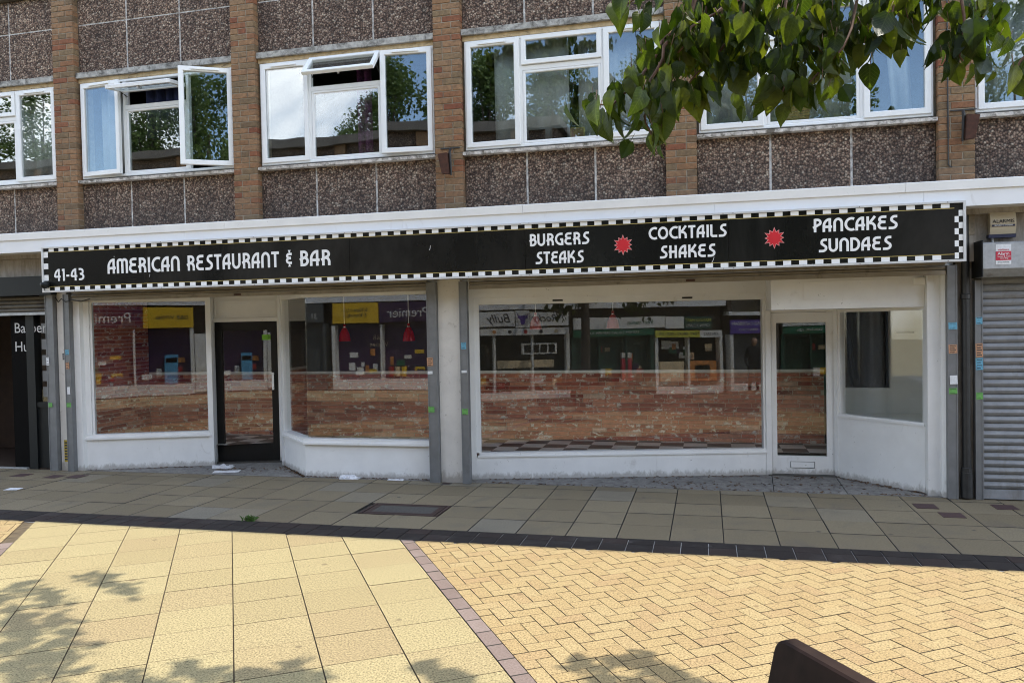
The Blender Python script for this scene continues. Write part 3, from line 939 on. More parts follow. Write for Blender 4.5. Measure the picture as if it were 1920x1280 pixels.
# flat on the upper floor behind the windows
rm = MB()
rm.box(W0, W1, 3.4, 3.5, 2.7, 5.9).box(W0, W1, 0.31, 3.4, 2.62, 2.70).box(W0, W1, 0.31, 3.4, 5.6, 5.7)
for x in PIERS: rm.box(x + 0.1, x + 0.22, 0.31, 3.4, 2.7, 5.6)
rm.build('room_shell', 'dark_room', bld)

def unit_brick(L, H, D, name):
    b = MB()
    c = 0.004
    b.add([(-L / 2, 0, -H / 2), (L / 2, 0, -H / 2), (L / 2, 0, H / 2), (-L / 2, 0, H / 2)], [])
    b = MB()
    pts = [(-L / 2 + c, 0, -H / 2 + c), (L / 2 - c, 0, -H / 2 + c), (L / 2 - c, 0, H / 2 - c), (-L / 2 + c, 0, H / 2 - c)]
    mid = [(-L / 2, c, -H / 2), (L / 2, c, -H / 2), (L / 2, c, H / 2), (-L / 2, c, H / 2)]
    bck = [(x, D, z) for x, _, z in mid]
    b.add(pts + mid + bck, [(0, 1, 2, 3)] + [(i, i + 4, (i + 1) % 4 + 4, (i + 1) % 4) for i in range(4)] + [(i + 4, i + 8, (i + 1) % 4 + 8, (i + 1) % 4 + 4) for i in range(4)])
    me = bpy.data.meshes.new(name)
    me.from_pydata(b.v, [], b.f)
    me.materials.append(MATS['brick'])
    bm = bmesh.new(); bm.from_mesh(me); bmesh.ops.recalc_face_normals(bm, faces=bm.faces); bm.to_mesh(me); bm.free()
    return me
CH = 0.0731
ST = unit_brick(0.2165, CH - 0.0095, 0.10, 'stretcher')
HD = unit_brick(0.1045, CH - 0.0095, 0.10, 'header')
ZTOP = {-8.476: 5.62, -5.78: 6.06, -3.089: 5.76, -0.413: 4.62, 2.319: 5.14}
for px in PIERS:
    pier = MB().box(px + 0.006, px + PIER_W - 0.006, 0.008, 0.129, 2.7, ROOF).build('brick_pier', 'mortar', bld)
    more = MB()
    n = int((ROOF - ZP) / CH)
    for k in range(n):
        z = ZP + (k + 0.5) * CH
        rr = random.random()
        if rr < 0.16: lay = [(HD, .0525), (HD, .166), (HD, .281)]
        elif k % 2: lay = [(ST, .1085), (HD, .281)]
        else: lay = [(HD, .0525), (ST, .2245)]
        for me, dx in lay:
            y = random.uniform(-0.0025, 0.0025)
            if z < ZTOP.get(px, 0):
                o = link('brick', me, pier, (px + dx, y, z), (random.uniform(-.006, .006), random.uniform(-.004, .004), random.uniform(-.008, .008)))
            else:
                n0 = len(more.v)
                more.add([(v_.co.x + px + dx, v_.co.y + y, v_.co.z + z) for v_ in me.vertices], [tuple(pl.vertices) for pl in me.polygons])
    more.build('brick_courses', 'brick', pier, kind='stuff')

# pebbledash panels between the piers, joints between them filled with pale mortar
def panel(x0, x1, z0, z1):
    b = MB()
    b.box(x0, x1, 0.100, 0.134, z0, z1)
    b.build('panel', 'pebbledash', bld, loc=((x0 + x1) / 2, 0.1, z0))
BAYS = []
for i in range(len(PIERS) - 1):
    a, b = PIERS[i] + PIER_W, PIERS[i + 1]
    BAYS.append((a, b))
    w = (b - a)
    j1, j2 = a + w * 0.322, a + w * 0.662
    jm = 0.0125
    for (z0, z1) in ((3.0, 3.874), (5.345, 5.985), (6.005, ROOF - 0.01)):
        for (p0, p1) in ((a + 0.006, j1 - jm), (j1 + jm, j2 - jm), (j2 + jm, b - 0.006)):
            panel(p0, p1, z0, z1)
    for jx in (j1, j2):
        for (z0, z1) in ((3.0, 3.874), (5.345, ROOF - 0.01)):
            B(jx - jm, jx + jm, 0.104, 0.1335, z0, z1).build('panel_joint', 'joint_white', bld)
    for xa, xb in ((a + .006, j1 - jm), (j1 + jm, j2 - jm), (j2 + jm, b - .006)):
        B(xa, xb, 0.105, 0.133, 5.985, 6.005).build('panel_joint', 'joint_white', bld)
    # lintel, flaking timber head, sill
    lt = MB()
    segs = 10
    for s_ in range(segs):
        xa, xb = a + 0.004 + (w - .008) * s_ / segs, a + 0.004 + (w - .008) * (s_ + 1) / segs
        lt.box(xa, xb, 0.028 + random.uniform(-.002, .002), 0.1335, 5.272 + random.uniform(-.003, .003), 5.342)
    lt.build('lintel', 'concrete_band', bld)
    B(a + 0.006, b - 0.006, 0.072, 0.1332, 5.214, 5.2705).build('window_head', 'flaking_paint', bld)
    sl = MB()
    for s_ in range(segs):
        xa, xb = a + 0.003 + (w - .006) * s_ / segs, a + 0.003 + (w - .006) * (s_ + 1) / segs
        e = random.uniform(-.003, .003)
        sl.hexa([(xa, 0.012 + e, 3.876), (xb, 0.012 + e, 3.876), (xb, 0.1332, 3.876), (xa, 0.1332, 3.876), (xa, 0.010 + e, 3.912), (xb, 0.010 + e, 3.912), (xb, 0.1332, 3.938), (xa, 0.1332, 3.938)])
    sl.build('sill', 'sill_paint', bld)

# windows
def rect_frame(mb, x0, x1, z0, z1, w, y0, y1, wb=None):
    """four mitred rails"""
    wb = w if wb is None else wb
    o = [(x0, z0), (x1, z0), (x1, z1), (x0, z1)]
    i = [(x0 + w, z0 + wb), (x1 - w, z0 + wb), (x1 - w, z1 - w), (x0 + w, z1 - w)]
    for k in range(4):
        l = (k + 1) % 4
        quad = [o[k], o[l], i[l], i[k]]
        c = 0.008
        vs = [(x, y1, z) for x, z in quad] + [(x, y0 + c, z) for x, z in quad]
        # inner edge bevelled like a glazing bead
        cx, cz = (x0 + x1) / 2, (z0 + z1) / 2
        f_ = lambda q, d: (q[0] + (d if q[0] < cx else -d), q[1] + (d if q[1] < cz else -d))
        fr = [f_(quad[0], .004), f_(quad[1], .004), f_(quad[2], -c), f_(quad[3], -c)]
        vs += [(x, y0, z) for x, z in fr]
        mb.add(vs, [(0, 1, 2, 3), (8, 9, 10, 11)] + [(a_, (a_ + 1) % 4, 4 + (a_ + 1) % 4, 4 + a_) for a_ in range(4)] + [(4 + a_, 4 + (a_ + 1) % 4, 8 + (a_ + 1) % 4, 8 + a_) for a_ in range(4)])

def rot_z(cx, cy, ang):
    ca, sa = math.cos(ang), math.sin(ang)
    return lambda v: Vector((cx + (v.x - cx) * ca - (v.y - cy) * sa, cy + (v.x - cx) * sa + (v.y - cy) * ca, v.z))
def rot_x(cy, cz, ang):
    ca, sa = math.cos(ang), math.sin(ang)
    return lambda v: Vector((v.x, cy + (v.y - cy) * ca - (v.z - cz) * sa, cz + (v.y - cy) * sa + (v.z - cz) * ca))

def window(x0, x1, left=0, right=0, top=0):
    """outer frame, two side casements, a fanlight over a fixed pane; angles in degrees"""
    ZA, ZB = 3.939, 5.213
    k = (x1 - x0) / 2.31
    xa, xb = x0 + 0.665 * k, x0 + 0.705 * k            # left mullion
    xc, xd = x0 + 1.622 * k, x0 + 1.660 * k            # right mullion
    wn = MB()
    rect_frame(wn, x0, x1, ZA, ZB, 0.035, 0.072, 0.1325)
    wn.box(xa, xb, 0.0765, 0.1315, ZA + .035, ZB - .035).box(xc, xd, 0.0765, 0.1315, ZA + .035, ZB - .035)
    wn.box(xb, xc, 0.0775, 0.1312, 4.812, 4.866)
    wn = wn.build('window', 'upvc', bld, loc=(x0, 0.1, ZA))
    def sash(a, b, z0, z1, fn=None, fw=0.062, vent=True):
        m_ = MB(); rect_frame(m_, a, b, z0, z1, fw, 0.052, 0.098)
        gl = MB().box(a + fw - .006, b - fw + .006, 0.074, 0.092, z0 + fw - .006, z1 - fw + .006)
        vt = MB()
        if vent:
            w_ = b - a
            vt.box(a + w_ * .24, b - w_ * .24, 0.036, 0.0515, z1 - 0.040, z1 - 0.022)
        if fn:
            for q in (m_, gl, vt): q.xform(fn)
        so = m_.build('sash', 'upvc', wn)
        gl.build('pane', 'window_glass', wn)
        if vent: vt.build('trickle_vent', 'upvc', wn)
    ZS0, ZS1 = ZA + 0.026, ZB - 0.022
    al, ar = R(left), R(right)
    sash(x0 + .022, xa + .006, ZS0, ZS1, rot_z(x0 + .022, 0.088, -al) if left else None)
    sash(xd - .006, x1 - .022, ZS0, ZS1, rot_z(x1 - .022, 0.088, ar) if right else None)
    zt1 = ZB - .012
    rx = rot_x(0.085, zt1, -R(top))
    dz = 0.165 if top > 60 else 0.0
    sash(xb - .010, xc + .010, 4.872, zt1, (lambda v: rx(v) + Vector((0, -dz * .2, -dz))) if top else None, 0.055, False)
    MB().box(xb + .028, xc - .028, 0.088, 0.104, ZA + .064, 4.815).build('pane', 'window_glass', wn)
    bd = MB(); rect_frame(bd, xb, xc, ZA + .034, 4.8125, .034, 0.0795, 0.112)
    bd.build('glazing_bead', 'upvc', wn)
    if top:
        for xx in (xb + .02, xc - .02):
            MB().tube([(xx, 0.09, 4.98), (xx, 0.0 if top < 55 else -0.06, zt1 - .30 * math.cos(R(top)) * 0.6 - dz)], 0.006, 5).build('stay', 'black_iron', wn)
        hd = MB().box((xb + xc) / 2 - .012, (xb + xc) / 2 + .012, 0.098, 0.125, 4.88, 4.96)
        hd.xform(lambda v: rx(v) + Vector((0, -dz * .2, -dz)))
        hd.build('handle', 'chrome', wn)
    return wn
SHIFT = {2: (6, 30, 84), 3: (0, 6, 42)}
for i, (a, b) in enumerate(BAYS):
    l_, r_, t_ = SHIFT.get(i, (0, 0, 0))
    window(a + 0.024, b - 0.026, l_, r_, t_)

# things that can be made out behind the panes
def drape(x0, x1, z0, z1, y, mat, label, n=22, amp=0.035, seed=1, group=None, taper=0.0):
    rnd = random.Random(seed)
    ph = rnd.random() * 6
    top, bot = [], []
    for i in range(n + 1):
        u_ = i / n
        yy = y + amp * math.sin(ph + u_ * n * 1.15) + amp * .4 * math.sin(u_ * 9 + ph)
        top.append((x0 + (x1 - x0) * u_, yy, z1))
        bot.append((x0 + taper + (x1 - x0 - taper * .6) * u_, yy + .01, z0))
    b_ = MB()
    th = 0.004
    vs = top + bot + [(x, yy + th, z) for x, yy, z in top] + [(x, yy + th, z) for x, yy, z in bot]
    k = n + 1
    fs = []
    for i in range(n):
        fs += [(i, i + 1, k + i + 1, k + i), (2 * k + i, 3 * k + i, 3 * k + i + 1, 2 * k + i + 1), (i, 2 * k + i, 2 * k + i + 1, i + 1), (k + i, k + i + 1, 3 * k + i + 1, 3 * k + i)]
    fs += [(0, k, 3 * k, 2 * k), (n, 2 * k + n, 3 * k + n, k + n)]
    b_.add(vs, fs)
    o = b_.build('curtain', mat, None, loc=((x0 + x1) / 2, y, z0), smooth=True)
    return tag(o, label, 'curtain', group)
drape(-9.40, -8.52, 3.98, 5.15, 0.34, 'cloth_grey', 'pale curtain behind the window at the far left edge', seed=3)
drape(-8.02, -7.55, 3.98, 5.15, 0.30, 'cloth_grey', 'pale curtain behind the narrow left casement of the wide open window', seed=4)
drape(-7.35, -6.75, 4.5, 5.2, 0.42, 'cloth_navy', 'navy patterned curtain hanging inside the opened fanlight beside the tilted casement', seed=5)
drape(-4.30, -4.14, 4.0, 5.2, 0.55, 'cloth_purple', 'thin purple curtain inside the window with one propped fanlight', n=8, seed=6)
drape(-2.42, -1.52, 3.98, 5.2, 0.26, 'cloth_grey', 'wide grey curtain behind the closed window above the word burgers', amp=.012, seed=7)
drape(-1.42, -0.50, 3.98, 5.2, 0.30, 'cloth_grey', 'grey curtain behind the right casement half hidden by leaves', amp=.015, seed=8)
drape(0.0, 1.55, 3.98, 5.2, 0.30, 'cloth_grey', 'wide pleated net curtain behind the window under the overhanging branch', n=34, amp=.02, seed=9)
drape(1.86, 2.12, 3.98, 5.2, 0.33, 'cloth_grey', 'white curtain swept aside behind the blue reflecting right casement', n=9, taper=.10, seed=10)
drape(2.75, 3.30, 3.98, 5.2, 0.30, 'cloth_grey', 'pale curtain behind the window at the right edge of the picture', seed=11)
def small_frame(x, w, h, mat, edge, label):
    t_ = thing('picture_frame', label, 'picture frame', (x, 0.20, 3.985))
    b_ = MB(); rect_frame(b_, x - w / 2, x + w / 2, 3.985, 3.985 + h, 0.014, 0.190, 0.206)
    b_.build('frame', edge, t_)
    B(x - w / 2 + .012, x + w / 2 - .012, 0.194, 0.203, 3.997, 3.973 + h).build('picture', mat, t_)
    B(x - .03, x + .03, 0.207, 0.235, 3.985, 3.995 + h * .4).build('stand', edge, t_)
small_frame(-1.90, 0.20, 0.165, 'dark_void', 'black_frame', 'dark picture frame on the window sill, left of two beside a gilt one')
small_frame(-1.63, 0.18, 0.165, 'dark_void', 'black_frame', 'dark picture frame on the window sill, between another and a gilt one')
small_frame(-1.42, 0.165, 0.155, 'wood_brown', 'gold_trim', 'small gilt framed picture on the window sill near the leaves')
bk_ = thing('wicker_basket', 'brown wicker basket behind the glass of the window under the branch', 'basket', (0.98, 0.24, 3.97))
wb = MB()
for i in range(7):
    z = 3.985 + i * 0.028
    wb.box(0.86 - .002 * i, 1.10 + .002 * i, 0.185 - .001 * i, 0.192, z, z + 0.024)
    wb.box(0.86 - .002 * i, 1.10 + .002 * i, 0.300, 0.307, z, z + 0.024).box(0.86, 0.868, 0.192, 0.300, z, z + 0.024).box(1.092, 1.10, 0.192, 0.300, z, z + 0.024)
wb.box(0.86, 1.10, 0.192, 0.30, 3.972, 3.984)
wb.build('weave', 'basket', bk_)
B(0.845, 1.115, 0.176, 0.31, 4.182, 4.20).build('rim', 'black_frame', bk_)

# canopy along the top of the shopfronts
cp = MB()
for x0, x1 in ((-13.9, -5.72), (-5.717, -1.972), (-1.969, 1.93), (1.933, 11.0)):
    cp.extrude_x([(-0.318, 3.118), (-0.318, 3.205), (-0.312, 3.212), (0.0995, 3.235), (0.0995, 3.118)], x0, x1)
cp.build('canopy_lip', 'lip_paint', bld)
cf = MB()
for x0, x1 in ((-13.9, -6.302), (-6.30, -3.402), (-3.40, 0.098), (0.10, 2.098), (2.10, 11.0)):
    cf.extrude_x([(-0.300, 2.955), (-0.300, 3.1175), (-0.05, 3.1175), (-0.05, 2.955)], x0, x1)
cf.build('canopy_fascia', 'fascia_paint', bld)
B(-13.9, 11.0, -0.0495, 0.0995, 2.90, 3.1172).build('canopy_soffit', 'stained_concrete', bld)
B(-13.9, 11.0, 0.10, 0.28, 2.43, 2.619).build('shop_beam', 'stained_concrete', bld)
B(-13.9, -8.3, 0.02, 0.099, 2.66, 2.8995).build('shop_lintel', 'stained_concrete', bld)
B(2.47, 11.0, 0.02, 0.099, 2.43, 2.8995).build('shop_lintel', 'stained_concrete', bld)

# pilasters between the shops
pl = MB().box(-3.125, -2.842, 0.075, 0.45, 0, 2.43)
pl.box(-3.128, -2.839, 0.072, 0.074, 0.88, 0.885)
pl.build('pilaster', 'pilaster_paint', bld, loc=(-2.98, 0.1, 0))
MB().box(-8.605, -8.452, 0.07, 0.45, 0, 2.43).build('pilaster', 'pilaster_paint', bld, loc=(-8.52, 0.1, 0))
MB().box(2.49, 2.66, 0.10, 0.45, 0, 2.62).build('pilaster', 'stained_concrete', bld, loc=(2.57, 0.1, 0))

# rusty brackets left on the piers
def bracket(x, z, s, label):
    t_ = thing('rusty_bracket', label, 'bracket', (x, -0.004, z))
    B(x - .12, x + .12, -0.014, -0.004, z + .002, z + .014).build('bar', 'black_iron', t_)
    MB().tube([(x + .01 * s, -.03, z), (x + .02 * s, -.09, z - .05), (x + .028 * s, -.075, z - .32)], [.014, .017, .011], 7).build('arm', 'black_iron', t_)
    b_ = MB().hexa([(x - .075 * s, -.12, z - .30), (x + .01 * s, -.12, z - .31), (x + .01 * s, -.06, z - .31), (x - .075 * s, -.06, z - .30),
                    (x - .115 * s, -.14, z - .075), (x + .0 * s, -.14, z - .065), (x + .0 * s, -.05, z - .065), (x - .115 * s, -.05, z - .075)])
    b_.build('plate', 'rust', t_)
bracket(-2.90, 3.955, 1, 'rusty iron bracket on the brick pier above the word burgers')
bracket(2.545, 3.95, -1, 'rusty iron bracket on the brick pier above the alarm box')
cb = MB().tube([(2.40, -0.012, 5.2), (2.402, -0.012, 4.2), (2.404, -0.013, 3.42), (2.42, -.012, 3.395), (2.44, -.012, 3.392)], 0.007, 6)
tag(cb.build('cable', 'black_iron', None, loc=(2.4, -.012, 3.39)), 'thin black cable running down the right brick pier beside the bracket', 'cable')

# ------------------------------------------------------------------ restaurant sign
sg = thing('shop_sign', 'long black restaurant sign with chequered border and white lettering', 'sign', (-2.97, -0.36, 2.40))
SX0, SX1, SZ0, SZ1 = -8.405, 2.462, 2.413, 3.003
sb = MB()
for x0, x1 in ((SX0 + .02, -4.0562), (-4.0520, -1.9432), (-1.9390, 0.2308), (0.2350, SX1 - .02)):
    sb.box(x0, x1, -0.350, -0.305, SZ0 + .018, SZ1 - .018)
sb.build('panel', 'sign_black', sg)
fr_ = MB()
fr_.box(SX0, SX1, -0.366, -0.3015, SZ0, SZ0 + .022).box(SX0, SX1, -0.366, -0.3015, SZ1 - .020, SZ1)
fr_.box(SX0, SX0 + .022, -0.366, -0.3015, SZ0 + .022, SZ1 - .020).box(SX1 - .024, SX1, -0.366, -0.3015, SZ0 + .022, SZ1 - .020)
fr_.build('frame', 'sign_frame', sg)
B(SX0 + .05, SX1 - .05, -0.30, -0.02, SZ0 + .06, 2.90).build('box_back', 'dirty_lath', sg)
ck = MB()
x = SX0 + 0.030
i = 0
while x + 0.078 < SX1 - 0.02:
    if i % 2 == 1:
        ck.box(x, x + 0.0775, -0.3525, -0.3496, SZ1 - .064, SZ1 - .0215)
        ck.box(x - .0775, x, -0.3525, -0.3496, SZ0 + .0235, SZ0 + .067)
    x += 0.0775; i += 1
for k in range(3):
    ck.box(SX0 + .024, SX0 + .092, -0.3525, -0.3496, 2.865 - k * .150, 2.940 - k * .150)
for k in range(4):
    ck.box(SX1 - .062, SX1 - .026, -0.3525, -0.3496, 2.855 - k * .118, 2.913 - k * .118)
    ck.box(SX1 - .098, SX1 - .062, -0.3525, -0.3496, 2.796 - k * .118, 2.855 - k * .118)
ck.build('chequer_squares', 'sign_white', sg, kind='stuff')
MB().box(SX0 + .10, SX1 - .10, -0.3518, -0.3498, SZ1 - .0725, SZ1 - .0665).box(SX0 + .10, SX1 - .10, -0.3518, -0.3498, SZ0 + .0695, SZ0 + .0755).build('gold_line', 'gold_trim', sg)
YL = -0.3535
words('41-43', -8.223, -7.760, 2.556, 2.712, YL, 'sign_white', sg, 0.078, 0.10)
words('AMERICAN', -7.402, -6.343, 2.624, 2.812, YL, 'sign_white', sg)
words('RESTAURANT', -6.243, -4.974, 2.622, 2.810, YL, 'sign_white', sg)
words('&', -4.882, -4.800, 2.622, 2.820, YL, 'sign_white', sg, 0.075)
words('BAR', -4.700, -4.297, 2.621, 2.806, YL, 'sign_white', sg)
words('BURGERS', -1.892, -1.226, 2.740, 2.873, YL, 'sign_white', sg, 0.092)
words('STEAKS', -1.828, -1.290, 2.542, 2.674, YL, 'sign_white', sg, 0.092)
words('COCKTAILS', -0.587, 0.214, 2.755, 2.887, YL, 'sign_white', sg, 0.092)
words('SHAKES', -0.477, 0.099, 2.552, 2.686, YL, 'sign_white', sg, 0.092)
words('PANCAKES', 1.060, 1.852, 2.757, 2.893, YL, 'sign_white', sg, 0.092)
words('SUNDAES', 1.112, 1.796, 2.554, 2.689, YL, 'sign_white', sg, 0.092)
def star(x, z, r, tilt=0):
    b_ = MB()
    for (ro, ri, y) in ((r, r * .60, -0.3525), (r * .88, r * .52, -0.3540)):
        pts = []
        for k in range(24):
            w = R(90 + tilt) + 2 * math.pi * k / 24
            q = (ro * (1.0 if k % 4 == 0 else .86)) if k % 2 == 0 else ri
            pts.append((x + q * math.cos(w), z + q * math.sin(w)))
        n = len(pts)
        vs = [(x, y, z)] + [(a_, y, b2) for a_, b2 in pts] + [(a_, y + .0012, b2) for a_, b2 in pts]
        fs = [(0, 1 + k, 1 + (k + 1) % n) for k in range(n)] + [(1 + k, 1 + n + k, 1 + n + (k + 1) % n, 1 + (k + 1) % n) for k in range(n)]
        b_.add(vs, fs, 0 if y > -0.353 else 1)
    b_.build('star', ['sign_pink', 'sign_red'], sg, loc=(x, -.35, z))
star(-0.862, 2.712, 0.112)
star(0.687, 2.718, 0.112)
scr = MB()
for pts in ([(0.085, 2.548), (0.075, 2.515), (0.055, 2.480)], [(-3.05, 2.80), (-3.055, 2.765), (-3.065, 2.745)], [(-6.78, 2.60), (-6.785, 2.565)], [(-7.30, 2.845), (-7.30, 2.83)]):
    stroke(scr, pts, .0022, -0.3512, .0008, lambda q: (q.x, q.y))
scr.build('scratches', 'sticker_white', sg, kind='stuff')
for sx_ in (-7.9, -6.6, -5.3, -4.1, -4.0, -2.6, -1.99, -1.89, -.4, .18, .28, 1.5, 2.3):
    for sz_ in (2.423, 2.993):
        MB().tube([(sx_, -.3695, sz_), (sx_, -.366, sz_)], .0045, 6).build('screw', 'rust', sg)
cm = thing('camera_dome', 'small black dome camera at the lower left corner of the restaurant sign', 'camera', (-8.325, -0.40, 2.49))
MB().lathe([(0.0, -.055), (.030, -.048), (.050, -.025), (.056, 0.0), (.050, .02), (.02, .03), (0, .03)], (-8.325, -0.405, 2.515), 18).build('dome', 'charcoal', cm, smooth=True)
B(-8.36, -8.29, -0.385, -0.3665, 2.47, 2.55).build('mount', 'black_frame', cm)

# ------------------------------------------------------------------ left shopfront: window, recessed black door, splayed bay
lf = thing('shopfront', 'white restaurant shopfront with recessed black door and bay window, left of the middle pilaster', 'shopfront', (-5.8, 0.4, 0.0))
LA, LB = (-8.246, 0.138), (-6.726, 0.700)
L_, LL = line(LA, LB)
D_, DL = line((-6.775, 0.905), (-5.889, 1.160))
S_, SL_ = line((-5.700, 0.870), (-4.968, 0.157))
F_, FL = line((-4.968, 0.157), (-3.262, 0.181))
W = 'white_paint'
def P(fn, name, mat=W, par=None): 
    b = MB(); fn(b); return b.build(name, mat, par or lf)
P(lambda b: b.obox(L_, 0, LL, -.10, 0, 0, .415), 'stall_riser')
P(lambda b: b.obox(L_, -.02, LL + .01, -.10, .035, .4155, .445).obox(L_, -.01, LL, -.10, .018, .4455, .484), 'window_sill')
P(lambda b: b.obox(L_, 0, .072, -.10, 0.0, .485, 2.30).obox(L_, .073, .100, -.09, -.028, .485, 2.30), 'window_jamb')
P(lambda b: b.obox(L_, LL - .012, LL + .058, -.12, .012, 0, 2.40), 'door_post')
P(lambda b: b.obox(L_, .1005, LL - .0125, -.10, -.004, 2.285, 2.41), 'window_head')
P(lambda b: b.obox(L_, .1003, LL - .0127, -.062, -.046, .478, 2.292), 'pane', 'plate_glass')
P(lambda b: b.box(-8.352, -8.2465, 0.078, 0.30, 0, 2.41).box(-8.300, -8.2467, 0.074, 0.0775, 0, 2.41), 'end_post')
# door set
P(lambda b: b.obox(D_, -.03, .018, -.09, .02, 0, 2.40).obox(D_, DL - .018, DL + .05, -.09, .02, 0, 2.40), 'door_jamb')
P(lambda b: b.obox(D_, .0185, DL - .0185, -.085, .012, 1.990, 2.045), 'door_transom')
dp = MB(); dp.obox(D_, .0185, DL - .0185, -.08, -.012, 2.0455, 2.40)
dp.obox(D_, .03, DL - .03, -.0118, .004, 2.052, 2.075).obox(D_, .03, DL - .03, -.0118, .004, 2.272, 2.294).obox(D_, .03, .05, -.0118, .004, 2.0755, 2.2715).obox(D_, DL - .05, DL - .03, -.0118, .004, 2.0755, 2.2715)
dp.build('over_door_panel', W, lf)
door = MB()
d0, d1 = .022, DL - .022
door.obox(D_, d0, d0 + .098, -.062, -.016, .012, 1.986).obox(D_, d1 - .098, d1, -.062, -.016, .012, 1.986)
door.obox(D_, d0 + .0982, d1 - .0982, -.062, -.016, 1.868, 1.986).obox(D_, d0 + .0982, d1 - .0982, -.062, -.016, .012, .255)
door = door.build('door', 'black_frame', lf)
P(lambda b: b.obox(D_, d0 + .092, d1 - .092, -.046, -.034, .25, 1.873), 'pane', 'plate_glass', door)
hb = MB()
q = lambda s, t, z: (D_[0][0] + D_[1][0] * s + D_[2][0] * t, D_[0][1] + D_[1][1] * s + D_[2][1] * t, z)
hb.obox(D_, d1 - .082, d1 - .054, .028, .042, 1.02, 1.265)
for z in (1.04, 1.245): hb.tube([q(d1 - .068, -.016, z), q(d1 - .068, .03, z)], .009, 8)
hb.build('handle', 'sign_white', door)
P(lambda b: b.obox(D_, d1 - .225, d1 - .104, -.0335, -.0325, 1.725, 1.80), 'exit_sticker', 'exit_green', door)
text('0', .05, q(d1 - .13, -.0318, 1.762), 'ink', door, 'lettering', rz=math.atan2(D_[1][1], D_[1][0]))
P(lambda b: b.obox(D_, -.02, DL + .02, -.20, .10, -.004, .011), 'threshold', 'lid_fill')
# return from the door to the bay
rt, rtl = line((-5.872, 1.148), (-5.700, 0.870))
P(lambda b: b.obox(rt, 0.02, rtl, -.08, 0, 0, 2.40), 'door_return')
P(lambda b: b.obox(S_, -.02, .085, -.10, .014, 0, 2.40).obox(S_, .0855, .100, -.09, -.006, .485, 2.30), 'bay_post')
P(lambda b: b.obox(S_, .086, SL_, -.10, 0, 0, .415), 'stall_riser')
P(lambda b: b.obox(F_, 0, FL, -.10, 0, 0, .4152), 'stall_riser')
def sill(b):
    pr = [(-5.640 - .02, .812 - .02), (-4.978, .118), (-3.262, .142), (-3.262, .27), (-4.93, .25), (-5.60, .90)]
    b.prism(pr, .416, .446).prism([(x, y + .012) for x, y in pr], .4462, .486)
P(sill, 'window_sill')
P(lambda b: b.obox(S_, .105, SL_ - .004, -.052, -.040, .478, 2.275), 'pane', 'plate_glass')
P(lambda b: b.obox(F_, .018, FL - .01, -.052, -.040, .478, 2.275), 'pane', 'plate_glass')
P(lambda b: b.obox(S_, .0, SL_, -.10, 0, 2.270, 2.41).obox(F_, 0.001, FL, -.10, 0.001, 2.2702, 2.41), 'window_head')
# ceiling of the recess
B(-8.30, -3.13, 0.10, 1.6, 2.402, 2.43).build('recess_ceiling', W, lf)

# ------------------------------------------------------------------ right shopfront
rf = thing('shopfront', 'white shopfront with one wide window and a narrow white door, right of the middle pilaster', 'shopfront', (-0.2, 0.5, 0.0))
R_, RL = line((-2.713, 0.313), (0.697, 1.071))
T_, TL = line((1.470, 1.079), (2.232, 0.253))
def Q(fn, name, mat=W, par=None):
    b = MB(); fn(b); return b.build(name, mat, par or rf)
Q(lambda b: b.obox(R_, 0.0, 2.144, -.10, 0, 0, .268).obox(R_, 2.150, RL + .02, -.10, 0, 0, .268).obox(R_, 2.144, 2.150, -.10, -.004, 0, .268), 'stall_riser')
Q(lambda b: b.obox(R_, -.02, RL, -.10, .016, .2685, .288).obox(R_, 0, RL, -.10, .006, .2883, .322), 'window_sill')
Q(lambda b: b.obox(R_, -.11, -.034, -.10, .012, 0, 2.205).obox(R_, -.0335, .024, -.10, -.010, .3225, 2.205).obox(R_, -.0335, 0.0, -.10, .004, 0, .268), 'window_jamb')
Q(lambda b: b.obox(R_, RL - .042, RL - .016, -.10, -.010, .3225, 2.205).obox(R_, RL - .0155, RL + .045, -.10, .014, 0, 2.205), 'window_jamb')
Q(lambda b: b.obox(R_, .0245, RL - .0425, -.10, -.012, 2.125, 2.2055).obox(R_, -.12, RL + .05, -.10, .020, 2.206, 2.41), 'window_head')
for s0 in (.925, 2.489): Q(lambda b: b.obox(R_, s0, s0 + .125, -.0118, -.009, 2.152, 2.172), 'vent', 'black_frame')
Q(lambda b: b.obox(R_, .022, RL - .040, -.064, -.050, .316, 2.13), 'pane', 'plate_glass')
# door
DX0, DX1, DY = .752, 1.468, 1.115
Q(lambda b: b.box(.715, DX0, DY - .03, DY + .08, 0, 2.02).box(DX1, 1.498, DY - .03, DY + .08, 0, 2.02).box(DX0, DX1, DY - .03, DY + .08, 1.962, 2.02), 'door_frame')
dr = MB()
dr.box(DX0 + .004, .812, DY - .005, DY + .04, .014, 1.958).box(1.376, DX1 - .004, DY - .005, DY + .04, .014, 1.958).box(.8123, 1.3757, DY - .005, DY + .04, 1.836, 1.958).box(.8123, 1.3757, DY - .005, DY + .04, .014, .232)
dr = dr.build('door', W, rf)
Q(lambda b: b.box(.808, 1.380, DY + .012, DY + .024, .228, 1.840), 'pane', 'plate_glass', dr)
lb = MB(); lb.box(.962, 1.234, DY - .016, DY - .0052, .090, .166)
Q(lambda b: b.box(.966, 1.230, DY - .0125, DY - .0053, .094, .162), 'letterbox', W, dr)
def lbr(b):
    for x0, x1, z0, z1 in ((.960, 1.236, .162, .1655), (.960, 1.236, .0895, .093), (.960, .9635, .093, .162), (1.2325, 1.236, .093, .162)): b.box(x0, x1, DY - .0132, DY - .0054, z0, z1)
Q(lbr, 'letterbox_rim', 'ink', dr)
Q(lambda b: b.box(.70, 1.50, DY - .09, DY + .06, -.004, .012), 'threshold', 'lid_fill')
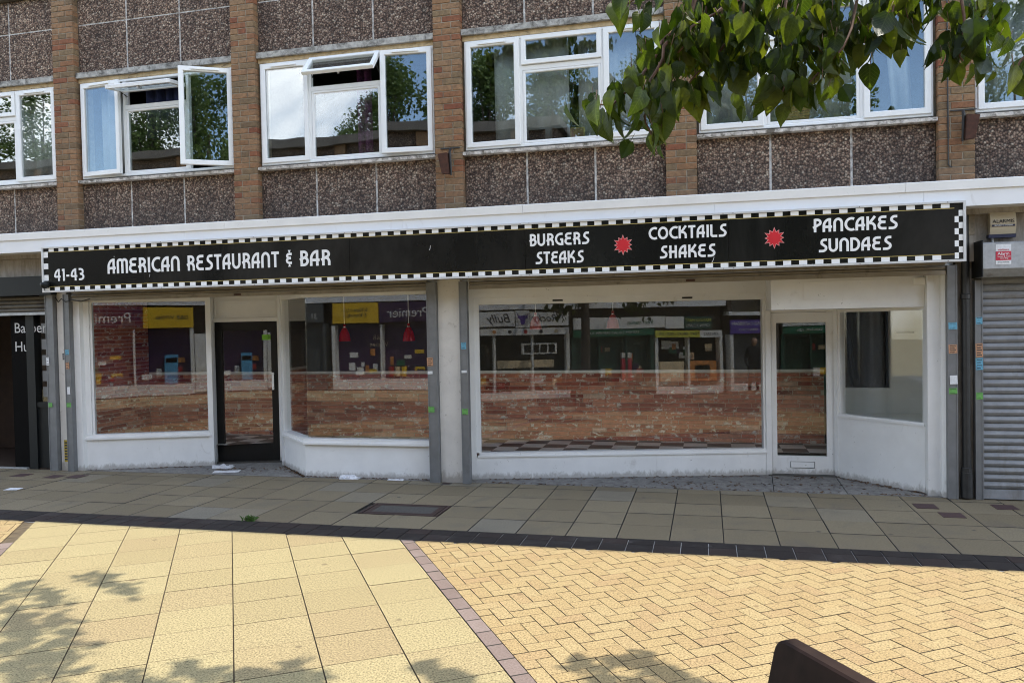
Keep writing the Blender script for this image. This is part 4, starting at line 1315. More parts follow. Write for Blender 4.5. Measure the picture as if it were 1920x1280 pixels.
# fascia box over door and splay
Q(lambda b: b.box(.695, 2.236, .245, 1.2, 1.985, 2.41), 'fascia_box')
def fbead(b):
    for x0, x1, z0, z1 in ((1.036, 1.978, 2.280, 2.289), (1.036, 1.978, 2.084, 2.093), (1.036, 1.044, 2.093, 2.280), (1.970, 1.978, 2.093, 2.280)): b.box(x0, x1, .2365, .2448, z0, z1)
Q(fbead, 'fascia_bead')
# splay
Q(lambda b: b.obox(T_, 0.01, TL, -.10, 0, 0, .714), 'stall_riser')
Q(lambda b: b.obox(T_, -.01, TL, -.10, .012, .7145, .738).obox(T_, .03, TL, -.10, .004, .7383, .752), 'window_sill')
Q(lambda b: b.obox(T_, -.012, .035, -.10, .010, .0, 1.984).obox(T_, .0355, .062, -.10, -.010, .7525, 1.984), 'window_jamb')
Q(lambda b: b.obox(T_, .0625, TL, -.10, -.010, 1.950, 1.984), 'window_head')
Q(lambda b: b.obox(T_, .058, TL - .006, -.060, -.048, .746, 1.955), 'pane', 'plate_glass')
Q(lambda b: b.box(2.238, 2.356, .150, .36, 0, 2.41).box(2.2365, 2.2379, .17, .30, 0, 1.984), 'end_post')
MB().tube([(2.408, .125, 0), (2.408, .125, 1.2), (2.408, .125, 2.41)], .047, 16).build('round_post', W, rf, smooth=False)
B(2.3565, 2.46, .135, .36, 0, 2.41).build('end_wall', W, rf)
B(-2.84, 2.47, .10, 1.6, 2.4105, 2.4295).build('recess_ceiling', W, rf)
bx = thing('junction_box', 'small white junction box at the top corner of the round white post', 'junction box', (2.18, .22, 2.25))
B(2.13, 2.235, .200, .2440, 2.215, 2.29).build('lid', 'room_white', bx)

# forecourts in front of the recessed fronts
ap = thing('forecourt', None, None, (0, 0, 0), kind='structure')
def court(name, poly, z=0.002):
    MB().prism(poly, -.03, z, .003).build(name, 'apron_concrete', ap)
court('concrete_slab', [(-8.44, .104), (-4.99, .104), (-5.70, .86), (-5.86, 1.30), (-6.9, 1.00), (-6.73, .70), (-8.24, .14)])
court('concrete_slab', [(-4.98, .104), (-3.15, .104), (-3.15, .40), (-4.96, .36)])
court('concrete_slab', [(-2.84, .104), (.685, .104), (.745, 1.20), (.60, 1.20), (-2.74, .40)])
court('concrete_slab', [(.692, .104), (1.44, .104), (1.46, 1.20), (.752, 1.20)])
court('concrete_slab', [(1.447, .104), (2.47, .104), (2.47, .25), (2.24, .30), (1.467, 1.15)])
B(-8.44, -3.15, .100, .1035, -.02, .001).build('edging', 'joint_dark', ap)
B(-8.44, 2.5, .10, 1.3, -.035, -.0315).build('forecourt_bed', 'joint_dark', kind='structure')

# ------------------------------------------------------------------ inside the restaurant
fz = MB()
fz.add([(-8.20, .20, .262), (-6.70, .78, .262), (-5.95, 1.24, .262), (-5.64, .95, .262), (-4.95, .24, .262), (-2.98, .26, .262), (-2.66, .40, .262), (.70, 1.15, .262), (1.50, 1.16, .262), (2.24, .37, .262), (2.66, .37, .262), (2.66, 1.95, .262), (-8.63, 1.95, .262), (-8.63, .16, .262)], [tuple(range(14))])
fz.build('shop_floor', 'chequer_floor', kind='structure')
B(-12.3, 2.72, .30, 2.6, 2.431, 2.47).build('shop_ceiling', 'ceiling_dark', kind='structure')
B(-12.3, 2.72, 2.56, 2.7, 0, 2.431).build('shop_rear_wall', 'dark_room', kind='structure')
B(-12.4, -12.2, .2, 4.0, 0, 2.431).build('shop_side_wall', 'dark_room', kind='structure')
B(2.66, 2.72, .365, 4.0, .0, 2.431).build('shop_side_wall', 'room_white', kind='structure')
BWC = 0.0574
rb = random.Random(21)
def brick_wall(label, x0, x1, xs, group):
    """dado of printed brick with a white rail, dark brick above; xs: stretches seen through the glass"""
    t_ = thing('brick_wall', label, 'brick wall', ((x0 + x1) / 2, 1.90, 0.262))
    B(x0, x1, 1.890, 1.94, .262, 1.215).build('backing', 'paper_mortar', t_)
    B(x0, x1, 1.892, 1.94, 1.2151, 2.43).build('upper_wall', 'dark_room', t_)
    seen, more = [], MB()
    for k in range(39):
        z0 = .266 + k * BWC
        if 1.19 < z0 + BWC and z0 < 1.225: continue
        x = x0 - rb.random() * .3
        xe = x1 if z0 < 1.2 else x0
        while x < xe:
            L = rb.choice((.335, .345, .29, .185, .355, .305))
            a, b = max(x, x0), min(x + L, xe)
            if b - a > .05:
                vis = z0 < 1.18 and z0 > .02 and any(b > s0 and a < s1 for s0, s1 in xs)
                (seen.append((a, b, z0)) if vis else more.box(a + .004, b - .004, 1.884, 1.889, z0 + .004, min(z0 + BWC - .004, 2.43)))
            x += L
    for a, b, z0 in seen:
        if len([1]) and brick_wall.n < 300:
            d = rb.uniform(-.0012, .0012)
            w, h = (b - a) / 2 - .004, BWC / 2 - .004
            o = MB().box(-w, w, -.005, .004, -h, h)
            me_b = o
            q_ = me_b.build('brick', 'paper_brick', None, loc=(0, 0, 0))
            q_.parent = t_
            q_.location = Vector(((a + b) / 2, 1.884 + d, z0 + BWC / 2)) - LOC[t_]
            brick_wall.n += 1
        else: more.box(a + .004, b - .004, 1.884, 1.889, z0 + .004, z0 + BWC - .004)
    brick_wall.n = 0
    more.build('bricks', 'paper_brick', t_, kind='stuff')
    B(x0, x1, 1.868, 1.8895, 1.194, 1.228).build('dado_rail', 'white_rail', t_)
brick_wall.n = 0
brick_wall('brick papered rear wall with a white rail, seen through the door and bay glass', -8.62, -3.6, [(-8.62, -7.5), (-6.3, -3.7)], None)
brick_wall('brick papered rear wall with a white rail, seen through the wide right window', -3.6, 1.455, [(-3.5, 1.1)], None)
pw = thing('brick_wall', 'brick papered side wall of the restaurant behind the left window', 'brick wall', (-8.61, 1.0, .262))
B(-8.635, -8.606, .30, 1.865, .262, 2.43).build('backing', 'paper_mortar', pw)
for k in range(37):
    z0 = .266 + k * BWC
    y = .30 - rb.random() * .3
    while y < 1.86:
        L = rb.choice((.335, .345, .29, .185, .355, .305))
        a, c_ = max(y, .30), min(y + L, 1.86)
        if c_ - a > .05:
            d = rb.uniform(-.0012, .0012); w, h = (c_ - a) / 2 - .004, BWC / 2 - .004
            q_ = MB().box(-.005, .004, -w, w, -h, h).build('brick', 'paper_brick', None, loc=(0, 0, 0))
            q_.parent = pw
            q_.location = Vector((-8.603 + d, (a + c_) / 2, z0 + BWC / 2)) - LOC[pw]
        y += L
# white lobby behind the right splay
lo = thing('lobby_wall', 'white partition with a dark opening behind the right corner window', 'partition', (2.0, 1.6, 0.12))
b = MB()
b.box(1.47, 1.575, 1.60, 1.68, .12, 2.36).box(1.575, 2.178, 1.60, 1.68, .12, 1.011).box(1.575, 2.178, 1.60, 1.68, 1.95, 2.36).box(2.178, 2.658, 1.60, 1.68, .12, 2.36)
b.build('partition', 'room_white', lo)
MB().prism([(1.475, 1.13), (2.25, .31), (2.655, .37), (2.655, 1.585), (1.475, 1.585)], .265, .700).build('bounce_platform', 'room_white', lo)  # assumed platform, its white top added to bounce light onto the partition
B(1.575, 2.178, 1.59, 1.5995, .985, 1.011).build('ledge', 'white_rail', lo)
B(2.25, 2.45, 1.585, 1.5995, 1.68, 1.70).build('shelf', 'black_frame', lo)
B(1.462, 1.4695, 1.20, 1.68, .12, 2.36).build('side_partition', 'room_white', lo)
B(1.45, 2.658, 1.15, 1.68, 2.361, 2.43).build('ceiling_panel', 'room_white', lo)
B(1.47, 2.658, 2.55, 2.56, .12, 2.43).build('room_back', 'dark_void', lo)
spk = thing('wall_speaker', 'small black speaker with a cable high in the right corner window', 'speaker', (2.63, .85, 1.90))
B(2.585, 2.655, .82, .90, 1.84, 1.93).build('body', 'black_frame', spk)
MB().tube([(2.65, .88, 1.84), (2.653, .90, 1.7), (2.653, .89, 1.2)], .004, 5).build('cable', 'black_frame', spk)
def pendant(x, y, zb, h, w, mat, label):
    t_ = thing('pendant_lamp', label, 'lamp', (x, y, zb), 'pendant lamps inside the restaurant')
    MB().lathe([(w, 0), (w * .98, h * .10), (w * .80, h * .45), (w * .45, h * .72), (w * .22, h * .80), (w * .22, h), (0, h)], (x, y, zb), 20).build('lamp_shade', mat, t_, smooth=True)
    MB().lathe([(w * .24, 0), (w * .24, .012)], (x, y, zb + h * .80), 14).build('collar', 'chrome', t_)
    MB().tube([(x, y, zb + h), (x, y, 2.432)], .006, 6).build('cord', 'white_rail', t_)
pendant(-5.04, 1.5, 1.685, .24, .085, 'lamp_red', 'red pendant lamp hanging behind the bay glass, nearer the door')
pendant(-4.06, 1.5, 1.675, .245, .088, 'lamp_red', 'red pendant lamp hanging behind the bay glass, nearer the grey shutter rail')
pendant(-2.28, 1.7, 1.80, .235, .085, 'lamp_pink', 'dim red pendant lamp behind the wide window, nearer the middle pilaster')
pendant(-1.22, 1.7, 1.80, .235, .085, 'lamp_pink', 'dim red pendant lamp behind the wide window, near its centre')

# ------------------------------------------------------------------ shutters over the two fronts (rolled up) and their rails
def laths(b, x0, x1, z0, z1, y, n, depth=.012):
    h = (z1 - z0) / n
    for i in range(n):
        z = z0 + i * h
        b.extrude_x([(y, z + .002), (y - depth * .55, z + h * .2), (y - depth, z + h * .5), (y - depth * .55, z + h * .8), (y, z + h - .002), (y + .006, z + h - .002), (y + .006, z + .002)], x0, x1)
def guide(x0, x1, y0, z1, par):
    b = MB()
    b.box(x0, x1, y0, y0 + .075, 0.004, z1)
    b.box(x0, x0 + .012, y0 - .006, y0 - .0004, .004, z1).box(x1 - .012, x1, y0 - .006, y0 - .0004, .004, z1)
    return b.build('guide_rail', 'rail_grey', par, loc=(x0, y0, 0))
def rolled(x0, x1, label, rails):
    t_ = thing('roller_shutter', label, 'roller shutter', ((x0 + x1) / 2, .05, 2.30), 'rolled up shutters over the restaurant fronts')
    for i in range(2):
        b = MB(); laths(b, x0, x1, 2.352 + i * .052, 2.402 + i * .052, .058, 1, .022)
        b.build('slat', 'dirty_lath', t_)
    B(x0, x1, .028, .062, 2.305, 2.350).build('bottom_bar', 'dirty_lath', t_)
    B((x0 + x1) / 2 - .05, (x0 + x1) / 2 + .05, .020, .0278, 2.318, 2.340).build('lock_tab', 'rust', t_)
    for r in rails: guide(r[0], r[1], .012, 2.40, t_)
    return t_
rolled(-8.335, -3.252, 'rolled up metal shutter with rails over the left restaurant front', [(-8.448, -8.352), (-3.248, -3.128)])
rolled(-2.718, 2.385, 'rolled up metal shutter with rails over the right restaurant front', [(-2.838, -2.744), (2.392, 2.484)])

# closed shutter of the neighbour on the right
rs = thing('roller_shutter', 'closed galvanised roller shutter of the neighbouring shop on the right', 'roller shutter', (3.9, .05, 0))
for i in range(29):
    b = MB(); h = .0745
    laths(b, 2.722, 5.6, .11 + i * h, .11 + (i + 1) * h, .070, 1, .024)
    b.build('slat', 'shutter_lath', rs, loc=(3.9, .06, .11 + i * h))
B(2.722, 5.6, .035, .072, .012, .107).build('bottom_bar', 'shutter_lath', rs)
guide(2.648, 2.720, .020, 2.24, rs)
MB().extrude_x([(.09, 2.62), (-.20, 2.60), (-.22, 2.585), (-.22, 2.34), (-.14, 2.262), (.09, 2.262)], 2.652, 5.6).build('shutter_box', 'galvanised', rs)
B(2.640, 2.6515, -.222, .09, 2.262, 2.622).build('end_plate', 'charcoal', rs)
al = thing('alarm_box', 'cream alarm box mounted on the wall under the canopy at the right', 'alarm box', (2.93, -.05, 2.62))
b = MB()
x0, x1, z0, z1 = 2.762, 2.992, 2.690, 2.905
n = 8
prof = [(-.055 - .028 * math.sin(math.pi * i / n), z0 + (z1 - z0) * i / n) for i in range(n + 1)]
b.extrude_x(prof + [(.0, z1), (.0, z0)], x0, x1)
b.build('cover', 'plastic_cream', al)
B(x0 - .006, x1 + .006, -.050, .018, 2.655, 2.6885).build('base', 'plastic_navy', al)
text('ALARMIS', .050, ((x0 + x1) / 2, -.0875, 2.812), 'ink', al, sx=1.0)
B(x0 + .012, x1 - .012, -.0868, -.0850, 2.762, 2.782).build('label_bar', 'plastic_navy', al)
text('SECURITY SYSTEMS', .019, ((x0 + x1) / 2, -.0878, 2.772), 'sign_white', al)
MB().tube([(2.80, -.01, 2.66), (2.80, -.01, 2.60)], .012, 7).build('conduit', 'galvanised', al)
st = thing('alarm_sticker', 'white and red alarm notice stuck on the grey shutter box', 'sticker', (2.85, -.222, 2.50))
B(2.762, 2.898, -.2232, -.2206, 2.378, 2.574).build('sheet', 'sticker_white', st)
B(2.762, 2.898, -.2244, -.2233, 2.418, 2.506).build('red_field', 'sticker_red', st)
text('verisure', .030, (2.83, -.2250, 2.522), 'sticker_red', st)
text('Alarm', .042, (2.83, -.2258, 2.482), 'sign_white', st)
text('Images & Audio\nrecording', .018, (2.835, -.2258, 2.446), 'sign_white', st)
text('24 hour monitoring', .012, (2.83, -.2250, 2.400), 'ink', st)
dpi = thing('drainpipe', 'black cast iron drainpipe between the restaurant and the closed shutter', 'drainpipe', (2.57, .02, 0))
MB().tube([(2.567, .035, .02), (2.567, .035, .28)], [.054, .054], 14).build('shoe', 'black_iron', dpi)
MB().tube([(2.567, .035, .27), (2.567, .035, 1.5), (2.567, .035, 2.952)], .038, 14).build('pipe', 'black_iron', dpi)
for z in (.275, 2.05): MB().lathe([(.040, 0), (.047, .005), (.047, .05), (.040, .055)], (2.567, .035, z), 14).build('collar', 'black_iron', dpi)

# neighbour on the left
nb_ = thing('shopfront', 'dark grey neighbouring barber shopfront with open shutter at the left edge', 'shopfront', (-10.0, .2, 0))
B(-13.6, -8.545, -.085, .018, 2.40, 2.655).build('sign_board', 'charcoal', nb_)
for i in range(4):
    b = MB(); laths(b, -13.6, -8.742, 2.175 + i * .055, 2.228 + i * .055, .06, 1, .02); b.build('slat', 'dark_lath', nb_)
B(-13.6, -8.742, .03, .065, 2.135, 2.173).build('bottom_bar', 'galvanised', nb_)
guide(-8.742, -8.612, .012, 2.40, nb_)
fr_ = MB()
fr_.box(-9.165, -9.03, .10, .22, 0, 2.42).box(-8.78, -8.72, .10, .22, 0, 2.42).box(-9.0299, -8.7801, .11, .21, .86, .93).box(-9.0299, -8.7801, .13, .19, .02, .859)
fr_.box(-13.6, -9.166, .10, .22, 2.30, 2.42)
fr_.build('frame', 'charcoal', nb_)
B(-9.03, -8.78, .155, .165, .931, 2.42).build('pane', 'plate_glass', nb_)
B(-9.43, -9.168, .115, .135, .02, 2.30).build('dark_doorway_sheet', 'dark_void', nb_)  # near-black sheet: its colour stands for the unlit depth of the doorway
text('Barber', .20, (-9.375, .1135, 1.955), 'cloth_grey', nb_, align='LEFT')
text('Hub', .20, (-9.375, .1135, 1.695), 'cloth_grey', nb_, align='LEFT')
B(-12.4, -10.95, 1.60, 1.66, .02, 2.30).build('wood_panel', 'dark_wood', nb_)
B(-13.6, -8.7, .12, 3.6, -.02, .012).build('floor_boards', 'dark_wood', nb_)
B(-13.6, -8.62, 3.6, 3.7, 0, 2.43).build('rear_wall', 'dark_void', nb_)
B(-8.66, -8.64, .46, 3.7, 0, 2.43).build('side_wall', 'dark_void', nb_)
B(-13.7, -9.2, .08, .12, -.02, .02).build('threshold', 'galvanised', nb_)
for i in range(5):
    B(-8.955, -8.83, .1505, .1545, 1.0 + i * .22, 1.14 + i * .22).build('frosted_band', 'rail_grey', nb_)

tag(MB().tube([(-8.60, .05, 2.36), (-8.54, .03, 2.30), (-8.46, .0, 2.345), (-8.40, .004, 2.30), (-8.30, .01, 2.325), (-8.16, .02, 2.30), (-8.02, .03, 2.335)], .006, 5).build('loose_cable', 'black_iron', None, loc=(-8.3, .02, 2.3)), 'loose dark cable sagging under the left end of the restaurant sign', 'cable')
# stickers on the rails
def sticker(x, z, w, h, mat, label, y=.0045, lines=0):
    t_ = thing('sticker', label, 'sticker', (x, y, z))
    b = MB().box(x - w / 2, x + w / 2, y - .0012, y, z - h / 2, z + h / 2)
    b.xform(lambda v: Vector((x + (v.x - x) * math.cos(.04) - (v.z - z) * math.sin(.04), v.y, z + (v.x - x) * math.sin(.04) + (v.z - z) * math.cos(.04))))
    b.build('sheet', mat, t_)
    if lines:
        b = MB()
        for i in range(lines):
            zz = z + h * .36 - i * h * .72 / max(1, lines - 1)
            b.box(x - w * .36, x + w * (.36 - .15 * (i % 2)), y - .0020, y - .00125, zz - h * .035, zz + h * .035)
        b.build('print', 'ink', t_)
ry = .0055
sticker(-8.40, 1.62, .055, .07, 'sticker_blue', 'blue sticker on the rail beside the left white post', ry, 3)
sticker(-8.40, 1.44, .055, .09, 'sticker_orange', 'orange printed sticker below the blue one on the left rail', ry, 4)
sticker(-8.395, 1.10, .045, .10, 'sticker_white', 'white torn sticker halfway up the left rail', ry)
sticker(-8.40, .905, .07, .06, 'sticker_green', 'green sticker low on the rail beside the left white post', ry, 2)
sticker(-8.70, .905, .06, .06, 'sticker_green', 'green sticker on the barber shop rail', ry, 2)
sticker(-8.72, 1.50, .045, .11, 'sticker_white', 'white sticker on the barber shop rail', ry, 3)
sticker(-8.512, 1.56, .05, .09, 'rail_grey', 'small dark grey plate on the cream left pilaster', .069, 2)
yn = thing('notice', 'weathered yellow notice with black print low on the left pilaster', 'notice', (-8.51, .066, .30))
B(-8.555, -8.472, .0672, .0692, .12, .42).build('sheet', 'sticker_yellow', yn)
b = MB()
for i in range(7): b.box(-8.548, -8.482 - .012 * (i % 3), .0660, .0671, .145 + i * .038, .165 + i * .038)
b.build('print', 'ink', yn)
sticker(-3.215, 1.455, .075, .10, 'sticker_orange', 'orange printed sticker on the rail left of the middle pilaster', ry, 4)
sticker(-3.215, 1.325, .06, .035, 'sticker_white', 'narrow white sticker on the rail left of the middle pilaster', ry)
sticker(-3.21, .885, .075, .07, 'sticker_green', 'green sticker on the rail left of the middle pilaster', ry, 2)
sticker(-2.79, 1.64, .060, .08, 'sticker_blue', 'blue sticker on the rail right of the middle pilaster', ry, 2)
sticker(-2.79, 1.335, .065, .03, 'sticker_white', 'narrow white sticker on the rail right of the middle pilaster', ry)
sticker(-2.79, .86, .070, .07, 'sticker_green', 'green sticker on the rail right of the middle pilaster', ry, 2)
sticker(2.44, 1.78, .080, .07, 'sticker_blue', 'blue sticker on the rail left of the drainpipe', ry, 2)
sticker(2.44, 1.545, .080, .09, 'sticker_orange', 'orange printed sticker on the rail left of the drainpipe', ry, 4)
sticker(2.445, 1.23, .070, .09, 'sticker_white', 'white torn sticker on the rail left of the drainpipe', ry)
sticker(2.44, 1.115, .075, .06, 'sticker_green', 'green sticker on the rail left of the drainpipe', ry, 2)
sy = .0135
sticker(2.684, 1.83, .060, .07, 'sticker_blue', 'blue sticker on the rail of the closed shutter', sy, 2)
sticker(2.684, 1.53, .066, .14, 'sticker_orange', 'orange printed sticker on the rail of the closed shutter', sy, 5)
sticker(2.684, 1.39, .066, .12, 'sticker_blue', 'pale blue printed sticker below the orange one on the closed shutter rail', sy, 4)
sticker(2.684, 1.065, .060, .07, 'sticker_green', 'green sticker on the rail of the closed shutter', sy, 2)

# ------------------------------------------------------------------ litter
def scrap(x, y, w, d, rot, mat, label, z=.004, crump=.012, seed=0):
    rnd = random.Random(seed)
    b = MB(); n = 7
    top = []
    for i in range(n + 1):
        for j in range(4):
            u_, v_ = (i / n - .5) * w, (j / 3 - .5) * d
            top.append((x + u_ * math.cos(rot) - v_ * math.sin(rot), y + u_ * math.sin(rot) + v_ * math.cos(rot), z + .002 + rnd.random() * crump))
    k = len(top)
    vs = top + [(a, b_, z) for a, b_, c in top]
    fs = []
    for i in range(n):
        for j in range(3):
            q = (i * 4 + j, (i + 1) * 4 + j, (i + 1) * 4 + j + 1, i * 4 + j + 1)
            fs += [q, tuple(e + k for e in q[::-1])]
    rim = [i * 4 for i in range(n + 1)] + [n * 4 + j for j in (1, 2)] + [i * 4 + 3 for i in range(n, -1, -1)] + [2, 1]
    for i in range(len(rim)):
        a, c = rim[i], rim[(i + 1) % len(rim)]
        fs.append((a, c, c + k, a + k))
    b.add(vs, fs)
    return tag(b.build('litter_paper', mat, None, loc=(x, y, z)), label, 'litter')
scrap(-4.33, .085, .24, .09, .05, 'litter_paper', 'crumpled white paper at the foot of the bay window wall', crump=.05, seed=1)
scrap(-6.43, .56, .26, .14, .25, 'litter_paper', 'white folded paper against the step left of the black door', crump=.045, seed=2)
scrap(-6.20, .285, .34, .12, .3, 'litter_paper', 'flattened grey paper lying before the black door', crump=.008, seed=3)
scrap(-8.20, -1.105, .17, .12, .15, 'litter_paper', 'small white sheet on the pavement slabs near the barber shop', z=.002, crump=.004, seed=4)
scrap(-3.72, .09, .2, .06, 0, 'litter_paper', 'thin scrap of white paper by the grey rail of the bay', crump=.01, seed=5)
dl = MB(); rnd = random.Random(5)
def chips(n, fx, fy, s=(.008, .03)):
    for i in range(n):
        x, y = fx(), fy()
        if isinstance(y, tuple): x, y = y
        a = rnd.random() * 6.28; L = rnd.uniform(*s); w = L * rnd.uniform(.25, .6); z = .0045 + rnd.random() * .004
        ca, sa = math.cos(a), math.sin(a)
        p_ = [(-L, 0, 0), (0, -w, rnd.random() * .008), (L, 0, rnd.random() * .01), (0, w, rnd.random() * .008)]
        dl.add([(x + q[0] * ca - q[1] * sa, y + q[0] * sa + q[1] * ca, z + q[2]) for q in p_] + [(x, y, z - .002)], [(0, 1, 2, 3), (0, 4, 1), (1, 4, 2), (2, 4, 3), (3, 4, 0)])
def along(p0, p1, spread):
    def f():
        k = rnd.random()
        return (p0[0] + (p1[0] - p0[0]) * k + rnd.gauss(0, spread), p0[1] + (p1[1] - p0[1]) * k - abs(rnd.gauss(0, spread)))
    return f
for p0, p1, n, s_ in (((-4.95, .15), (-3.3, .17), 110, .02), ((-5.66, .84), (-5.0, .20), 90, .05), ((-2.70, .30), (.6, 1.02), 150, .06), ((-2.7, .13), (2.2, .14), 130, .02), ((1.5, 1.0), (2.22, .27), 90, .04), ((-8.2, .13), (-6.8, .62), 70, .03), ((-6.6, .55), (-5.7, .6), 60, .12), ((.8, 1.0), (1.4, 1.0), 40, .12), ((-.8, .5), (1.6, .6), 90, .2)):
    f_ = along(p0, p1, s_)
    chips(n, lambda: 0, f_)
tag(dl.build('dead_leaves', 'dead_leaf', None, kind='stuff', loc=(0, 0, 0)), 'dry leaf crumbs blown against the foot of the shopfronts', 'litter')
wd = MB()
for i in range(46):
    a = rnd.random() * 6.28; L = rnd.uniform(.03, .075); t_ = rnd.uniform(.2, 1.0)
    x, y = -4.40 + rnd.gauss(0, .035), -2.02 + rnd.gauss(0, .012)
    dx, dy = math.cos(a) * L * t_, math.sin(a) * L * t_
    w = .005
    wd.add([(x - w, y, 0), (x + w, y, 0), (x + dx * .6 + w, y + dy * .6, L * .7), (x + dx * .6 - w, y + dy * .6, L * .7), (x + dx, y + dy, L * (1.2 - t_ * .6)), (x, y + w, 0)], [(0, 1, 2, 3), (3, 2, 4), (0, 3, 5), (1, 5, 2), (3, 4, 5), (2, 5, 4)])
tag(wd.build('weed', 'weed', None, loc=(-4.40, -2.02, 0)), 'small green weed growing in the joint along the dark band', 'weed')

# ------------------------------------------------------------------ bench in the foreground, seen from behind
# backrest panel with rounded corner; its top edge runs away from the camera towards the shops
bn = thing('bench', 'dark brown bench with a rounded solid backrest in the bottom right foreground', 'bench', (0.62, -6.9, 0))
e0, e1 = Vector((0.205, -6.215, 0)), Vector((0.93, -7.30, 0))
dv = (e1 - e0).normalized(); L = (e1 - e0).length
nv = Vector((-dv.y, dv.x, 0))
if nv.x < 0: nv = -nv                                      # towards the seat side
def bench_panel(z0, z1, t0, t1, r, lean):
    prof = []
    for i in range(7): w = R(180 - 90 * i / 6); prof.append((r + r * math.cos(w), z1 - r + r * math.sin(w)))
    for i in range(7): w = R(90 - 90 * i / 6); prof.append((L - r + r * math.cos(w), z1 - r + r * math.sin(w)))
    prof += [(L, z0), (0, z0)]
    n = len(prof); c = .006
    b = MB()
    P_ = lambda s, z, t: tuple(e0 + dv * s + nv * (t - lean * (z1 - z)) * 1.0 + Vector((0, 0, z)))
    cs = L / 2
    inset = [(s + (c if s < cs else -c), z - c if z > z0 + .1 else z) for s, z in prof]
    rings = [[P_(s, z, t0) for s, z in inset], [P_(s, z, t0 + c) for s, z in prof], [P_(s, z, t1 - c) for s, z in prof], [P_(s, z, t1) for s, z in inset]]
    vs = sum(rings, [])
    fs = [tuple(range(n)), tuple(range(3 * n, 4 * n))[::-1]]
    for k in range(3):
        for i in range(n):
            j = (i + 1) % n
            fs.append((k * n + i, k * n + j, (k + 1) * n + j, (k + 1) * n + i))
    return b.add(vs, fs)
bench_panel(.44, .862, 0.0, .055, .045, .26).build('backrest', 'bench_brown', bn)
sb_ = MB()
for k in range(4):
    t0 = .10 + k * .105
    P_ = lambda s, t, z: tuple(e0 + dv * s + nv * t + Vector((0, 0, z)))
    sb_ = MB().hexa([P_(0, t0, .41), P_(L, t0, .41), P_(L, t0 + .095, .41), P_(0, t0 + .095, .41), P_(0, t0, .445), P_(L, t0, .445), P_(L, t0 + .095, .445), P_(0, t0 + .095, .445)])
    sb_.build('seat_plank', 'bench_edge', bn)
for s_ in (.14, L - .14):
    for t_ in (.09, .47):
        a_ = e0 + dv * s_ + nv * t_
        MB().tube([(a_.x, a_.y, 0), (a_.x, a_.y, .41)], .028, 8).build('leg', 'black_iron', bn)

# ------------------------------------------------------------------ the tree whose branch hangs into the picture
tree = thing('tree', 'broad leaved tree with drooping branches of large heart shaped leaves in front of the shops', 'tree', (1.62, -9.75, 0))
TX, TY = 1.62, -9.75
tk = MB().tube([(TX, TY, -.05), (TX + .01, TY, .4), (TX + .03, TY + .02, 1.5), (TX, TY + .05, 2.6), (TX - .03, TY + .1, 3.4)], [.16, .125, .11, .10, .085], 14)
tk.build('trunk', 'bark', tree, smooth=True)
TWIGS=[
[(0.04,-4.09,3.95),(-0.08,-4.33,3.56),(-0.21,-4.47,3.43),(-0.33,-4.61,3.18),(-0.46,-4.70,3.04),(-0.58,-4.78,3.02)],
[(-0.05,-4.33,3.62),(-0.19,-4.57,3.35),(-0.27,-4.60,3.18),(-0.30,-4.61,2.99),(-0.27,-4.61,2.85)],
[(0.31,-4.13,3.90),(0.18,-4.27,3.50),(0.03,-4.31,3.32),(-0.14,-4.41,3.15)],
[(-0.17,-4.14,3.95),(-0.33,-4.29,3.77),(-0.45,-4.32,3.68)],
[(0.50,-3.98,3.94),(0.45,-4.10,3.59),(0.47,-4.20,3.34),(0.42,-4.22,3.14)],
[(0.92,-3.87,3.93),(0.84,-4.00,3.61),(0.76,-4.13,3.40),(0.55,-4.19,3.18)],
[(1.14,-3.92,3.85),(1.04,-4.06,3.63),(0.95,-4.13,3.42)],
[(1.43,-3.85,3.87),(1.43,-3.96,3.56),(1.40,-3.97,3.41),(1.41,-3.97,3.31)],
[(1.73,-3.67,3.91),(1.59,-3.82,3.66),(1.54,-3.83,3.54)],
[(1.90,-3.95,3.49),(1.71,-4.00,3.31),(1.63,-4.02,3.19)],
[(0.36,-4.22,3.79),(0.12,-4.39,3.59),(-0.05,-4.48,3.48),(-0.13,-4.56,3.32)],
[(0.75,-3.81,3.98),(0.67,-3.94,3.65),(0.66,-3.95,3.44)],
[(0.25,-4.04,3.94),(0.26,-4.04,3.60),(0.24,-4.11,3.34)],
[(0.07,-3.98,3.99),(0.02,-4.10,3.64),(-0.04,-4.12,3.42)],
[(1.31,-3.77,3.95),(1.25,-3.90,3.79),(1.19,-3.91,3.67)],
]
HUBS = [(0.10, -4.3, 4.35), (0.75, -4.2, 4.35), (1.45, -4.1, 4.35)]
def wiggle(p0, p1, n, amp, rnd):
    p0, p1 = Vector(p0), Vector(p1)
    return [p0 + (p1 - p0) * (i / n) + Vector((rnd.gauss(0, amp), rnd.gauss(0, amp), rnd.gauss(0, amp))) * (1 if 0 < i < n else 0) + Vector((0, 0, 1)) * math.sin(math.pi * i / n) * amp * 4 for i in range(n + 1)]
rnd = random.Random(11)
top = (TX - .03, TY + .1, 3.35)
for h in HUBS:
    pts = wiggle(top, h, 8, .05, rnd)
    MB().tube(pts, [.06 - .035 * i / 8 for i in range(9)], 8).build('branch', 'bark', tree, smooth=True)
